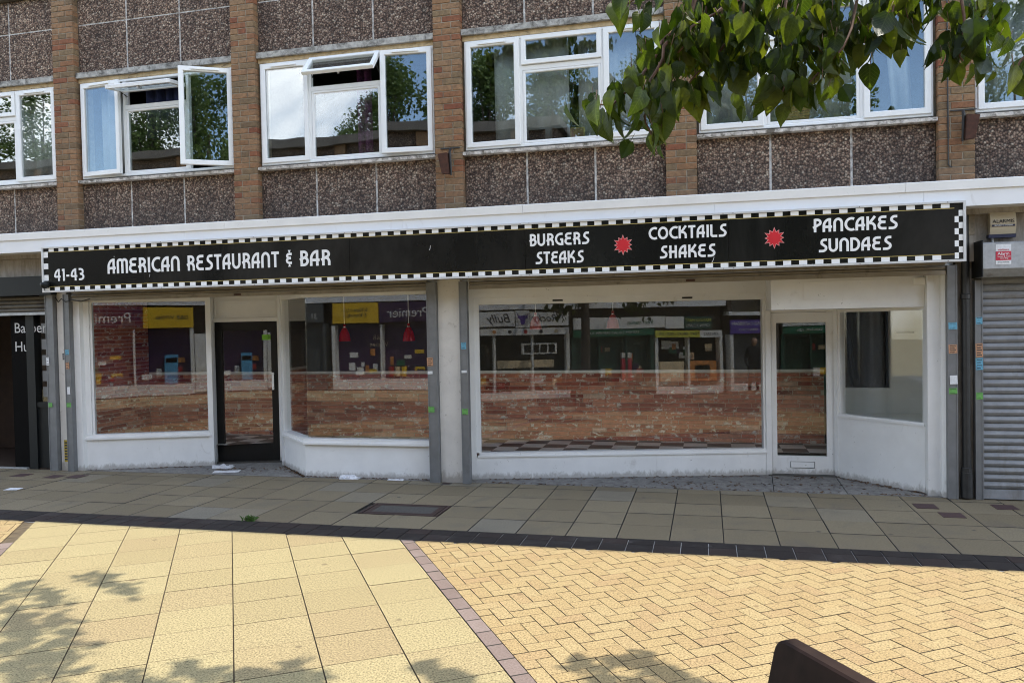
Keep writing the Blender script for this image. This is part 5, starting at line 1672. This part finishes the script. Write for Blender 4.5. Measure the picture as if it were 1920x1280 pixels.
for t_ in TWIGS:
    h = min(HUBS, key=lambda q: (Vector(q) - Vector(t_[0])).length)
    pts = [Vector(h)] + [Vector(h).lerp(Vector(t_[0]), .5) + Vector((0, 0, .05))] + [Vector(p_) for p_ in t_]
    # smooth the run
    fine = []
    for i in range(len(pts) - 1):
        for k in range(3):
            q = pts[i].lerp(pts[i + 1], k / 3)
            fine.append(q + Vector((rnd.gauss(0, .006), rnd.gauss(0, .006), rnd.gauss(0, .004))))
    fine.append(pts[-1])
    n = len(fine)
    MB().tube(fine, [.015 - .0105 * i / (n - 1) for i in range(n)], 6).build('twig', 'twig', tree, smooth=True)

def leaf_mesh(length, width, fold, curl, seed):
    """heart-shaped blade, folded along its midrib, toothed edge and a stalk; +Y runs to the tip, +Z is the upper face"""
    rr = random.Random(seed)
    us = [0.0, .06, .16, .30, .46, .62, .78, .90, 1.0]
    hw = [.30, .66, .90, 1.0, .92, .72, .44, .20, .02]
    b = MB(); vs = []
    for u_, h in zip(us, hw):
        y = length * u_
        zc = -curl * length * u_ * u_
        e = h * width / 2 * (1 + rr.uniform(-.05, .05))
        back = -length * .07 * (1 if u_ == 0 else 0)
        zf = fold * e
        ru = rr.uniform(-.004, .004)
        vs += [(-e, y + back, zc + zf + ru), (-e * .5, y + back * .3, zc + zf * .62), (0, y, zc), (e * .5, y + back * .3, zc + zf * .62), (e, y + back, zc + zf - ru)]
    fs = []
    for i in range(len(us) - 1):
        for k in range(4):
            fs.append((i * 5 + k, i * 5 + k + 1, (i + 1) * 5 + k + 1, (i + 1) * 5 + k))
    b.add(vs, fs, 0)
    me = bpy.data.meshes.new('leaf')
    st_ = MB().tube([(0, -length * .42, length * .06), (0, -length * .2, length * .03), (0, .004, -.001)], .0016, 4)
    n0 = len(b.v); b.add(st_.v, st_.f, 1)
    me.from_pydata(b.v, [], b.f)
    me.materials.append(MATS['leaf']); me.materials.append(MATS['twig'])
    me.polygons.foreach_set('material_index', b.m)
    me.polygons.foreach_set('use_smooth', [True] * len(me.polygons))
    me.update()
    return me
LEAVES = [leaf_mesh(.125, .098, .34, .30, 1), leaf_mesh(.135, .104, .24, .45, 2), leaf_mesh(.115, .092, .55, .22, 3), leaf_mesh(.13, .108, .18, .55, 4), leaf_mesh(.10, .076, .42, .32, 5), leaf_mesh(.12, .10, -.20, -.25, 6)]
def leaf_matrix(p, rnd, hang=.8):
    tipd = Vector((max(-.5, min(.5, rnd.gauss(0, .33))), max(-.55, min(.55, rnd.gauss(0, .36))), -hang - rnd.random() * .5)).normalized()
    up = Vector((rnd.gauss(0, .8), rnd.gauss(-.35, .7), rnd.uniform(.25, 1.1)))
    z = (up - tipd * up.dot(tipd)).normalized()
    x = tipd.cross(z).normalized()
    m_ = Matrix((x, tipd, z)).transposed().to_4x4()
    s_ = rnd.choice((.65, .85, 1.0, 1.1, 1.2, 1.32)) * rnd.uniform(.92, 1.08)
    return m_ @ Matrix.Scale(s_, 4)
LV = []
COUNT = [25, 24, 22, 9, 27, 26, 19, 18, 15, 14, 24, 20, 22, 22, 12]
EXTRA = [26, 22, 30, 2, 36, 36, 24, 22, 18, 8, 32, 32, 36, 36, 20]
for t_, c in zip(TWIGS, COUNT):
    pts = [Vector(p_) for p_ in t_]
    for i in range(c):
        f_ = (i + rnd.random()) / c
        f_ = f_ ** .75
        s_ = f_ * (len(pts) - 1)
        k = min(int(s_), len(pts) - 2)
        q = pts[k].lerp(pts[k + 1], s_ - k)
        q = q + Vector((rnd.gauss(0, .075), rnd.gauss(0, .085), rnd.gauss(-.0, .045)))
        LV.append(q)
for q in LV[:299]:
    m_ = leaf_matrix(q, rnd)
    o = bpy.data.objects.new('leaf', rnd.choice(LEAVES))
    COL.objects.link(o)
    o.parent = tree
    m_.translation = q - LOC[tree]
    o.matrix_basis = m_
# the rest of the crown, above and behind the picture: real leaves in one part
CAST = [(-2.42, -2.39, 5.8), (-2.56, -2.08, 5.7), (-1.92, -2.79, 5.8), (-1.68, -2.59, 5.9), (-2.2, -1.79, 5.7), (-1.52, -3.28, 5.35), (-1.75, -3.18, 5.55), (-0.87, -3.23, 5.25), (-0.62, -3.24, 5.15), (-0.4, -3.18, 5.15), (-0.22, -3.11, 5.05), (0.01, -3.12, 5.15), (-0.62, -3.34, 5.35), (-0.28, -3.33, 5.35), (-0.04, -3.28, 5.35), (1.34, -3.0, 4.55), (1.53, -2.86, 4.55), (1.64, -2.92, 4.55), (0.64, -3.06, 4.95), (1.52, -3.11, 4.65)]
cl = []
for i, c in enumerate(CAST):
    if 6 < i < 15: c = (c[0], c[1] - .20, c[2])
    elif i >= 15: c = (c[0], c[1] - .12, c[2])
    sl = (-.55, -.35, -.75)[i % 3]
    for k in range(9):
        cl.append(((c[0] + .095 * (k - 4), c[1] + .095 * sl * (k - 4), c[2] + .02 * k), .032 + .012 * (k % 3), .035, 12 - k))
rc = random.Random(31)
for i in range(46):
    a = rc.random() * 6.28; r_ = rc.uniform(.3, 3.0)
    cl.append(((TX + r_ * math.cos(a), TY + r_ * math.sin(a), 4.7 + rc.uniform(-.5, 1.6) - r_ * .12), .42, .30, 34))
for c in ((.5, -9.8, 2.75), (.9, -9.9, 2.45), (1.3, -9.8, 2.6), (1.1, -10.0, 2.2), (2.0, -9.9, 2.7), (2.9, -10.1, 2.6), (3.2, -10.0, 2.3), (3.6, -10.1, 2.65), (4.2, -10.2, 2.7)): cl.append((c, .16, .13, 34))
for c in ((.7, -9.5, 3.2), (1.1, -9.2, 2.9), (2.6, -9.6, 3.1), (3.1, -9.9, 2.8), (3.5, -9.8, 3.1), (.3, -9.9, 3.1), (1.9, -10.4, 3.3), (3.9, -9.6, 3.3)): cl.append((c, .26, .22, 42))
for i in range(16):
    f_ = i / 15
    cl.append(((TX * (1 - f_) + rc.uniform(-1.4, 1.8) * f_ + .2, TY + (5.3 * f_), 4.75 + rc.uniform(0, .7)), .30, .16, 26))
cw = MB()
near_ = []
for t_, c in zip(TWIGS, EXTRA):
    for i in range(c):
        k = int((i / max(1, c)) * (len(t_) - 1)); q = Vector(t_[k]).lerp(Vector(t_[k + 1]), rc.random())
        near_.append(q + Vector((rc.gauss(0, .08), rc.gauss(.04, .09), rc.gauss(.01, .045))))
for c, sr, sz, n in cl:
    for i in range(n):
        q = Vector(c) + Vector((rc.gauss(0, sr), rc.gauss(0, sr), rc.gauss(0, sz)))
        m_ = leaf_matrix(q, rc); m_.translation = q
        s_ = rc.uniform(.95, 1.15)
        pts = [(0, 0, 0), (-.048, .035, .012), (-.04, .08, .0), (0, .135, -.03), (.04, .08, 0), (.048, .035, .012), (0, .06, -.006)]
        cw.add([m_ @ Vector(p_) * 1.0 if False else tuple(m_ @ (Vector(p_) * s_)) for p_ in pts], [(0, 6, 1), (1, 6, 2), (2, 6, 3), (3, 6, 4), (4, 6, 5), (5, 6, 0)])
for q in near_:
    m_ = leaf_matrix(q, rc); m_.translation = q
    lm = rc.choice(LEAVES)
    cw.add([tuple(m_ @ v_.co) for v_ in lm.vertices], [tuple(pg.vertices) for pg in lm.polygons])
cw.build('crown', 'leaf_crown', tree, kind='stuff')
for c in CAST[::3] + [(TX - 1.5, TY + .8, 5.0), (TX + 1.8, TY - .5, 5.1), (TX, TY - 1.8, 5.2), (TX + .5, TY + 1.6, 5.3)]:
    MB().tube(wiggle(top, c, 6, .05, rnd), [.05 - .042 * i / 6 for i in range(7)], 6).build('branch', 'bark', tree, smooth=True)

# ------------------------------------------------------------------ the far side of the square, seen in the glass
OY = -12.5
def parade(name, label, x0, x1, zb, can, roof, depth):
    t_ = thing(name, label, 'building', ((x0 + x1) / 2, OY - depth / 2, zb))
    P2 = lambda fn, nm, mat, par=t_: (lambda b: (fn(b), b.build(nm, mat, par))[1])(MB())
    P2(lambda b: b.box(x0, x1, OY - depth, OY - .31, zb - .3, roof - .25).box(x0, x1, OY - .30, OY - .02, can[1] + .02, roof - .25), 'wall', 'pebbledash')
    P2(lambda b: b.box(x0 - .15, x1 + .15, OY - depth - .2, OY + .25, roof - .248, roof), 'roof', 'roof_felt')
    P2(lambda b: b.box(x0, x1, OY - .3, OY + .06, can[0], can[1]), 'canopy', 'fascia_paint')
    n = int((x1 - x0) / 2.7)
    for i in range(n):
        a = x0 + .5 + i * 2.7
        if roof - can[1] > 3:
            f_ = MB(); rect_frame(f_, a, a + 1.9, can[1] + .95, can[1] + 2.25, .07, 0, .06)
            f_.xform(lambda v: Vector((v.x, OY - .018 + .06 - v.y, v.z)))
            wn = f_.build('window', 'upvc', t_)
            P2(lambda b: b.box(a + .07, a + 1.83, OY - .019, OY - .008, can[1] + 1.02, can[1] + 2.18), 'pane', 'dark_void', wn)
            P2(lambda b: b.box(a + .93, a + .98, OY - .006, OY + .03, can[1] + 1.02, can[1] + 2.18), 'mullion', 'upvc', wn)
        pr = P2(lambda b: b.box(a + 2.10, a + 2.43, OY - .018, OY + .08, can[1], roof - .25), 'brick_pier', 'brick')
    return t_
pa = parade('far_parade', 'parade across the square with a purple convenience store, reflected in the bay glass', -24.0, -4.0, 0.0, (2.60, 2.80), 7.5, 3.4)
pb = parade('far_parade', 'parade across the square with white and green food shops, reflected in the wide window', -3.0, 6.9, -.42, (2.28, 2.46), 6.0, 3.0)
pc = parade('far_parade', 'far building with a violet shop sign, reflected at the end of the wide window', 7.0, 22.0, -.42, (1.98, 2.10), 5.4, 3.0)
def oshop(label, x0, x1, zb, ztop, mat='shop_grey', bays=2, post='shop_white'):
    """a glazed shopfront under the opposite canopy"""
    t_ = thing('shopfront', label, 'shopfront', ((x0 + x1) / 2, OY, zb))
    f_ = MB()
    f_.box(x0, x0 + .10, OY - .30, OY + .02, zb, ztop).box(x1 - .10, x1, OY - .30, OY + .02, zb, ztop)
    f_.box(x0 + .1002, x1 - .1002, OY - .28, OY + .01, zb, zb + .30)
    for i in range(1, bays):
        xm = x0 + (x1 - x0) * i / bays
        f_.box(xm - .03, xm + .03, OY - .28, OY - .002, zb + .3003, ztop)
    f_.build('frame', post, t_)
    B(x0 + .101, x1 - .101, OY - .26, OY - .24, zb + .301, ztop).build('pane', mat, t_)
    return t_
def osign(par, x0, x1, z0, z1, mat, y=.05, name='sign_panel'):
    return B(x0, x1, OY - .02, OY + y, z0, z1).build(name, mat, par)
def otext(par, s, size, x, z, mat, y=.056, sx=1.0, shear=0.0):
    return text(s, size, (x, OY + y, z), mat, par, rz=R(180), sx=sx, shear=shear)
# convenience store
cs = oshop('purple convenience store with yellow end panels across the square', -10.55, -5.85, 0.0, 1.93, 'premier_purple', 3, 'shop_white')
osign(cs, -9.02, -7.2, 1.98, 2.56, 'premier_purple')
otext(cs, 'Premier', .40, -8.12, 2.24, 'shop_white', sx=1.0)
osign(cs, -10.50, -9.04, 1.98, 2.57, 'shop_yellow')
otext(cs, '5.30am-11pm\n5.30am-4pm', .155, -9.78, 2.28, 'ink')
osign(cs, -7.18, -5.85, 1.94, 2.54, 'shop_yellow')
otext(cs, 'D&B Whites', .17, -6.42, 2.24, 'ink')
otext(cs, 'D&B\nWhites', .20, -9.15, 1.45, 'food_cream', y=-.235)
rp = random.Random(77)
def notices(par, x0, x1, z0, z1, n, y=-.232):
    for i in range(n):
        w, h = rp.uniform(.10, .30), rp.uniform(.10, .26)
        x, z = rp.uniform(x0, x1 - w), rp.uniform(z0, z1 - h)
        B(x, x + w, OY + y + .002 * i, OY + y + .002 * i + .0015, z, z + h).build('notice', rp.choice(('shop_white', 'shop_white', 'food_cream', 'shop_yellow', 'food_red', 'food_orange', 'premier_purple', 'shop_green')), par)
notices(cs, -10.3, -9.2, .38, 1.25, 9); notices(cs, -8.85, -7.6, .38, 1.2, 12); notices(cs, -7.35, -6.0, .38, 1.2, 10)
for k, mt in enumerate(('food_red', 'food_cream', 'shop_yellow')):
    MB().tube([(-8.75 + k * .2, OY - .20, .38), (-8.75 + k * .2, OY - .20, .68)], [.06, .085], 10).build('cup', mt, cs)
osign(cs, -6.62, -6.28, .32, 1.15, 'blue_poster', y=-.205, name='poster'); osign(cs, -6.60, -6.30, .92, 1.06, 'sticker_red', y=-.200, name='poster'); otext(cs, 'CA', .10, -6.45, .99, 'shop_white', y=-.195)
osign(cs, -5.83, -5.45, .05, 1.75, 'shop_white', y=.04, name='wall_strip')
cafe = oshop('brown wooden cafe front beside the convenience store', -5.4, -3.1, 0.0, 1.9, 'dark_void', 2, 'wood_brown')
osign(cafe, -5.5, -4.2, 1.95, 2.5, 'shop_white'); osign(cafe, -5.15, -4.4, 2.0, 2.45, 'shop_violet', y=.056); osign(cafe, -5.0, -4.55, 2.05, 2.3, 'food_orange', y=.062)
g31 = oshop('dark grey shop numbered 31 across the square', -14.0, -10.75, 0.0, 2.0, 'shop_grey', 2, 'shop_grey')
osign(g31, -13.9, -10.8, 2.02, 2.58, 'shop_grey'); otext(g31, '31', .22, -11.1, 2.2, 'shop_white')
# cafe with the bull sign
bl = oshop('white cafe front with a bull head on its sign across the square', -1.4, 1.98, -.42, 1.56, 'dark_void', 3, 'shop_white')
osign(bl, -1.35, .33, 1.80, 2.23, 'shop_white'); osign(bl, .36, .76, 1.76, 2.25, 'shop_white', y=.07); osign(bl, .79, 1.95, 1.80, 2.20, 'shop_white')
osign(bl, -1.35, 1.95, 1.55, 1.74, 'shop_white', y=.08)
otext(bl, 'Bully', .36, -.12, 2.02, 'ink', shear=.35); otext(bl, 'Rocky', .30, 1.25, 2.02, 'ink', shear=.35)
for k, mt in enumerate(('food_red', 'food_orange', 'ink', 'food_red', 'ink', 'food_cream')):
    MB().tube([(-.75 + k * .46, OY + .0805, 1.645), (-.75 + k * .46, OY + .086, 1.645)], .055, 12).build('badge', mt, bl)
bh = MB()
bx_, bz_ = .56, 2.0
def flat(pts, y): bh.add([(bx_ + a, OY + y, bz_ + b_) for a, b_ in pts] + [(bx_ + a, OY + y - .004, bz_ + b_) for a, b_ in pts], [tuple(range(len(pts))), tuple(range(len(pts), 2 * len(pts)))[::-1]] + [(i, (i + 1) % len(pts), len(pts) + (i + 1) % len(pts), len(pts) + i) for i in range(len(pts))])
flat([(-.07, .10), (-.08, -.02), (-.045, -.16), (.045, -.16), (.08, -.02), (.07, .10)], .076)
flat([(-.07, .06), (-.14, .08), (-.15, .03), (-.08, .01)], .0765); flat([(.07, .06), (.08, .01), (.15, .03), (.14, .08)], .0765)
flat([(-.06, .09), (-.13, .11), (-.17, .20), (-.155, .10), (-.10, .05)], .077); flat([(.06, .09), (.10, .05), (.155, .10), (.17, .20), (.13, .11)], .077)
bh.build('bull_head', 'shop_violet', bl)
osign(bl, -.2, 1.5, .58, .80, 'food_cream', y=-.22, name='counter')
notices(bl, -1.2, 1.8, -.05, .55, 12, y=-.236); osign(bl, .55, 1.6, .98, 1.3, 'shop_white', y=-.225, name='menu_board')
for k in range(4): osign(bl, .6 + k * .245, .6 + k * .245 + .2, 1.02, 1.26, 'shop_grey', y=-.218, name='menu_panel')
# greengrocer and corner shop
gg = oshop('green and white greengrocer front across the square', 2.05, 4.58, -.42, 1.44, 'shop_dark_green', 3, 'shop_dark_green')
osign(gg, 2.1, 4.95, 1.66, 2.0, 'shop_white'); osign(gg, 2.1, 4.58, 1.44, 1.635, 'shop_green', y=.08)
otext(gg, '9AM-8PM  TO  SAT  9AM-9PM  SUN', .105, 3.3, 1.538, 'shop_white', y=.086)
otext(gg, 'fresh market', .16, 4.15, 1.83, 'shop_green')
osign(gg, 3.6, 3.9, .1, .75, 'sticker_red', y=-.2, name='poster'); osign(gg, 3.6, 3.9, .77, .92, 'shop_white', y=-.2, name='poster')
cn_ = oshop('corner shop with a yellow strip and bread posters across the square', 4.62, 6.80, -.42, 1.40, 'dark_void', 2, 'shop_white')
osign(cn_, 4.97, 5.55, 1.62, 1.98, 'shop_white'); osign(cn_, 5.57, 6.45, 1.60, 1.97, 'shop_dark_green')
otext(cn_, 'MANGO MART', .125, 6.0, 1.86, 'shop_lime'); otext(cn_, 'OPEN 7 DAYS', .125, 6.0, 1.70, 'shop_white')
osign(cn_, 4.62, 6.05, 1.36, 1.56, 'shop_lime', y=.08); osign(cn_, 6.05, 6.76, 1.35, 1.555, 'shop_white', y=.08)
otext(cn_, 'MEAT - BREAD - RICE - FISH', .11, 5.35, 1.46, 'ink', y=.086); otext(cn_, 'ON SALE', .12, 6.4, 1.45, 'ink', y=.086)
osign(cn_, 4.8, 5.55, .05, .62, 'food_cream', y=-.2, name='poster'); osign(cn_, 5.70, 6.6, .05, .62, 'food_orange', y=-.2, name='poster')
osign(cn_, 5.9, 6.4, .1, .5, 'food_cream', y=-.194, name='poster')
notices(gg, 2.2, 4.4, -.05, 1.2, 12); notices(cn_, 4.75, 6.65, .62, 1.25, 10)
for xx in (5.45, 5.8): MB().tube([(xx, OY - .2, .36), (xx, OY - .188, .36)], .11, 14).build('badge', 'food_red', cn_)
vs_ = oshop('violet signed shop beyond the corner post across the square', 7.05, 11.0, -.42, 1.42, 'shop_grey', 3, 'shop_white')
osign(vs_, 7.05, 10.2, 1.44, 1.84, 'shop_violet')
otext(vs_, 'AFRO CARIBBEAN', .13, 7.62, 1.73, 'shop_white'); otext(vs_, 'OPEN 7 DAYS', .10, 7.62, 1.55, 'shop_white'); otext(vs_, 'FOODS', .24, 8.55, 1.63, 'shop_white')

# two passers-by in dark clothes across the square
def person(x, y, z, face, label, h=1.72, bent=0.0):
    t_ = thing('person', label, 'person', (x, y, z))
    me = bpy.data.meshes.new('body')
    s_ = h / 1.75
    J = [(0, 0, .93), (0, .01, 1.18), (0, 0, 1.42), (0, .0, 1.52), (0, -.02, 1.60), (0, -.03, 1.72),
         (-.10, 0, .88), (-.11, -.02, .50), (-.12, .02, .09), (-.12, -.12, .04),
         (.10, 0, .88), (.12, -.10, .52), (.12, .03, .10), (.12, -.11, .04),
         (-.19, 0, 1.40), (-.25, .03, 1.13), (-.20, -.14, .93), (-.18, -.21, .88),
         (.19, 0, 1.40), (.25, .02, 1.13), (.22, -.14, .95), (.20, -.22, .92)]
    E_ = [(0, 1), (1, 2), (2, 3), (3, 4), (4, 5), (0, 6), (6, 7), (7, 8), (8, 9), (0, 10), (10, 11), (11, 12), (12, 13), (2, 14), (14, 15), (15, 16), (16, 17), (2, 18), (18, 19), (19, 20), (20, 21)]
    Rd = [.15, .14, .15, .06, .095, .085, .10, .07, .05, .045, .10, .07, .05, .045, .075, .055, .042, .035, .075, .055, .042, .035]
    ca, sa = math.cos(face), math.sin(face)
    me.from_pydata([((a * ca - b_ * sa) * s_, (a * sa + b_ * ca) * s_, c * s_) for a, b_, c in J], E_, [])
    o = link('body', me, t_, (x, y, z))
    sk = o.modifiers.new('skin', 'SKIN')
    for i, r_ in enumerate(Rd): me.skin_vertices[0].data[i].radius = (r_ * s_, r_ * s_)
    me.skin_vertices[0].data[0].use_root = True
    o.modifiers.new('sub', 'SUBSURF').levels = 1
    o.modifiers['sub'].render_levels = 2
    me.materials.append(MATS['jacket'])
    MB().lathe([(0, -.115), (.05, -.11), (.075, -.05), (.085, .02), (.075, .08), (.04, .115), (0, .12)], (x - (-.03) * sa * s_ * 1, y + (-.03) * ca * s_, z + 1.63 * s_), 14).build('head', 'skin', t_, smooth=True)
    MB().lathe([(.088, .0), (.092, .04), (.078, .095), (.04, .13), (0, .136)], (x, y, z + 1.63 * s_), 14).build('hair', 'hair_dark', t_, smooth=True)
person(7.35, -11.6, -.40, R(200), 'person in dark jacket standing near the violet shop across the square')
person(7.75, -11.5, -.40, R(150), 'person in dark clothes facing the other near the violet shop across the square', 1.66)

# trees beyond and before the far parade (they fill the upstairs panes)
def far_tree(x, y, zb, h, r, label, seed, n=13000):
    rr = random.Random(seed)
    t_ = thing('tree', label, 'tree', (x, y, zb), 'trees reflected in the upstairs windows')
    MB().tube([(x, y, zb), (x + .1, y, zb + h * .25), (x, y + .1, zb + h * .55), (x + .1, y, zb + h * .8)], [r * .09, r * .075, r * .05, r * .02], 9).build('trunk', 'bark', t_, smooth=True)
    cs_ = []
    for i in range(40):
        a = rr.random() * 6.28; u_ = rr.random()
        zz = zb + h * (.30 + .68 * u_)
        q = r * math.sqrt(max(.05, 1 - (u_ * 1.75 - .75) ** 2)) * rr.uniform(.35, 1.0)
        cs_.append((x + q * math.cos(a), y + q * math.sin(a), zz, rr.uniform(.20, .36) * r))
    br = MB()
    for c in cs_[::3]: br.tube(wiggle((x, y, zb + h * .35), c[:3], 4, .08, rr), [.07, .055, .04, .03, .015], 5)
    br.build('limbs', 'bark', t_)
    b = MB()
    for i in range(n):
        c = cs_[i % len(cs_)]
        v_ = Vector((rr.gauss(0, 1), rr.gauss(0, 1), rr.gauss(0, 1))).normalized() * c[3] * rr.uniform(.45, 1.15)
        p_ = Vector(c[:3]) + v_
        d_ = Vector((rr.gauss(0, 1), rr.gauss(0, 1), rr.gauss(-.3, 1))).normalized()
        s2 = rr.uniform(.08, .17)
        e_ = d_.cross(Vector((rr.gauss(0, 1), rr.gauss(0, 1), rr.gauss(0, 1)))).normalized()
        f2 = d_.cross(e_)
        b.add([tuple(p_ - e_ * s2 * .5), tuple(p_ + d_ * s2 * .1 - f2 * s2 * .35), tuple(p_ + e_ * s2 * .5), tuple(p_ + d_ * s2 * .1 + f2 * s2 * .35)], [(0, 1, 2, 3)])
    b.build('crown', 'tree_foliage', t_, kind='stuff')
far_tree(-21.6, -18.5, 0, 14.4, 3.9, 'tall dense tree beyond the far parade, reflected in the wide open window', 1, 40000)
far_tree(-26.6, -18.0, 0, 12.4, 2.6, 'spreading tree beyond the far parade, reflected at the left edge', 8)
far_tree(-12.2, -18.6, 0, 10.5, 1.7, 'lower rounded tree beyond the far roof, reflected in the window with one propped fanlight', 3)
far_tree(-10.2, -18.2, 0, 11.9, 1.6, 'taller tree beyond the far roof, reflected in the right casement beside the propped fanlight', 4)
far_tree(-6.7, -15.8, -.4, 10.8, 2.1, 'broad tree beyond the far parade, reflected in the narrow left casement of the closed window', 5)
far_tree(-4.2, -15.8, -.4, 10.5, 2.0, 'bushy tree beyond the far parade, reflected above the small picture frames', 6)
far_tree(-1.6, -16.0, -.4, 10.3, 1.7, 'tree beyond the far parade, reflected behind the tip of the hanging branch', 2)
far_tree(1.4, -16.0, -.4, 10.9, 2.5, 'lighter tree beyond the far parade, reflected in the open casement', 7, 22000)
far_tree(3.6, -16.2, -.4, 9.9, 1.8, 'tree beyond the far parade, reflected beside the wicker basket', 10)
far_tree(8.8, -16.5, -.4, 11.0, 2.0, 'large tree beyond the violet shop, reflected at the right edge', 9)
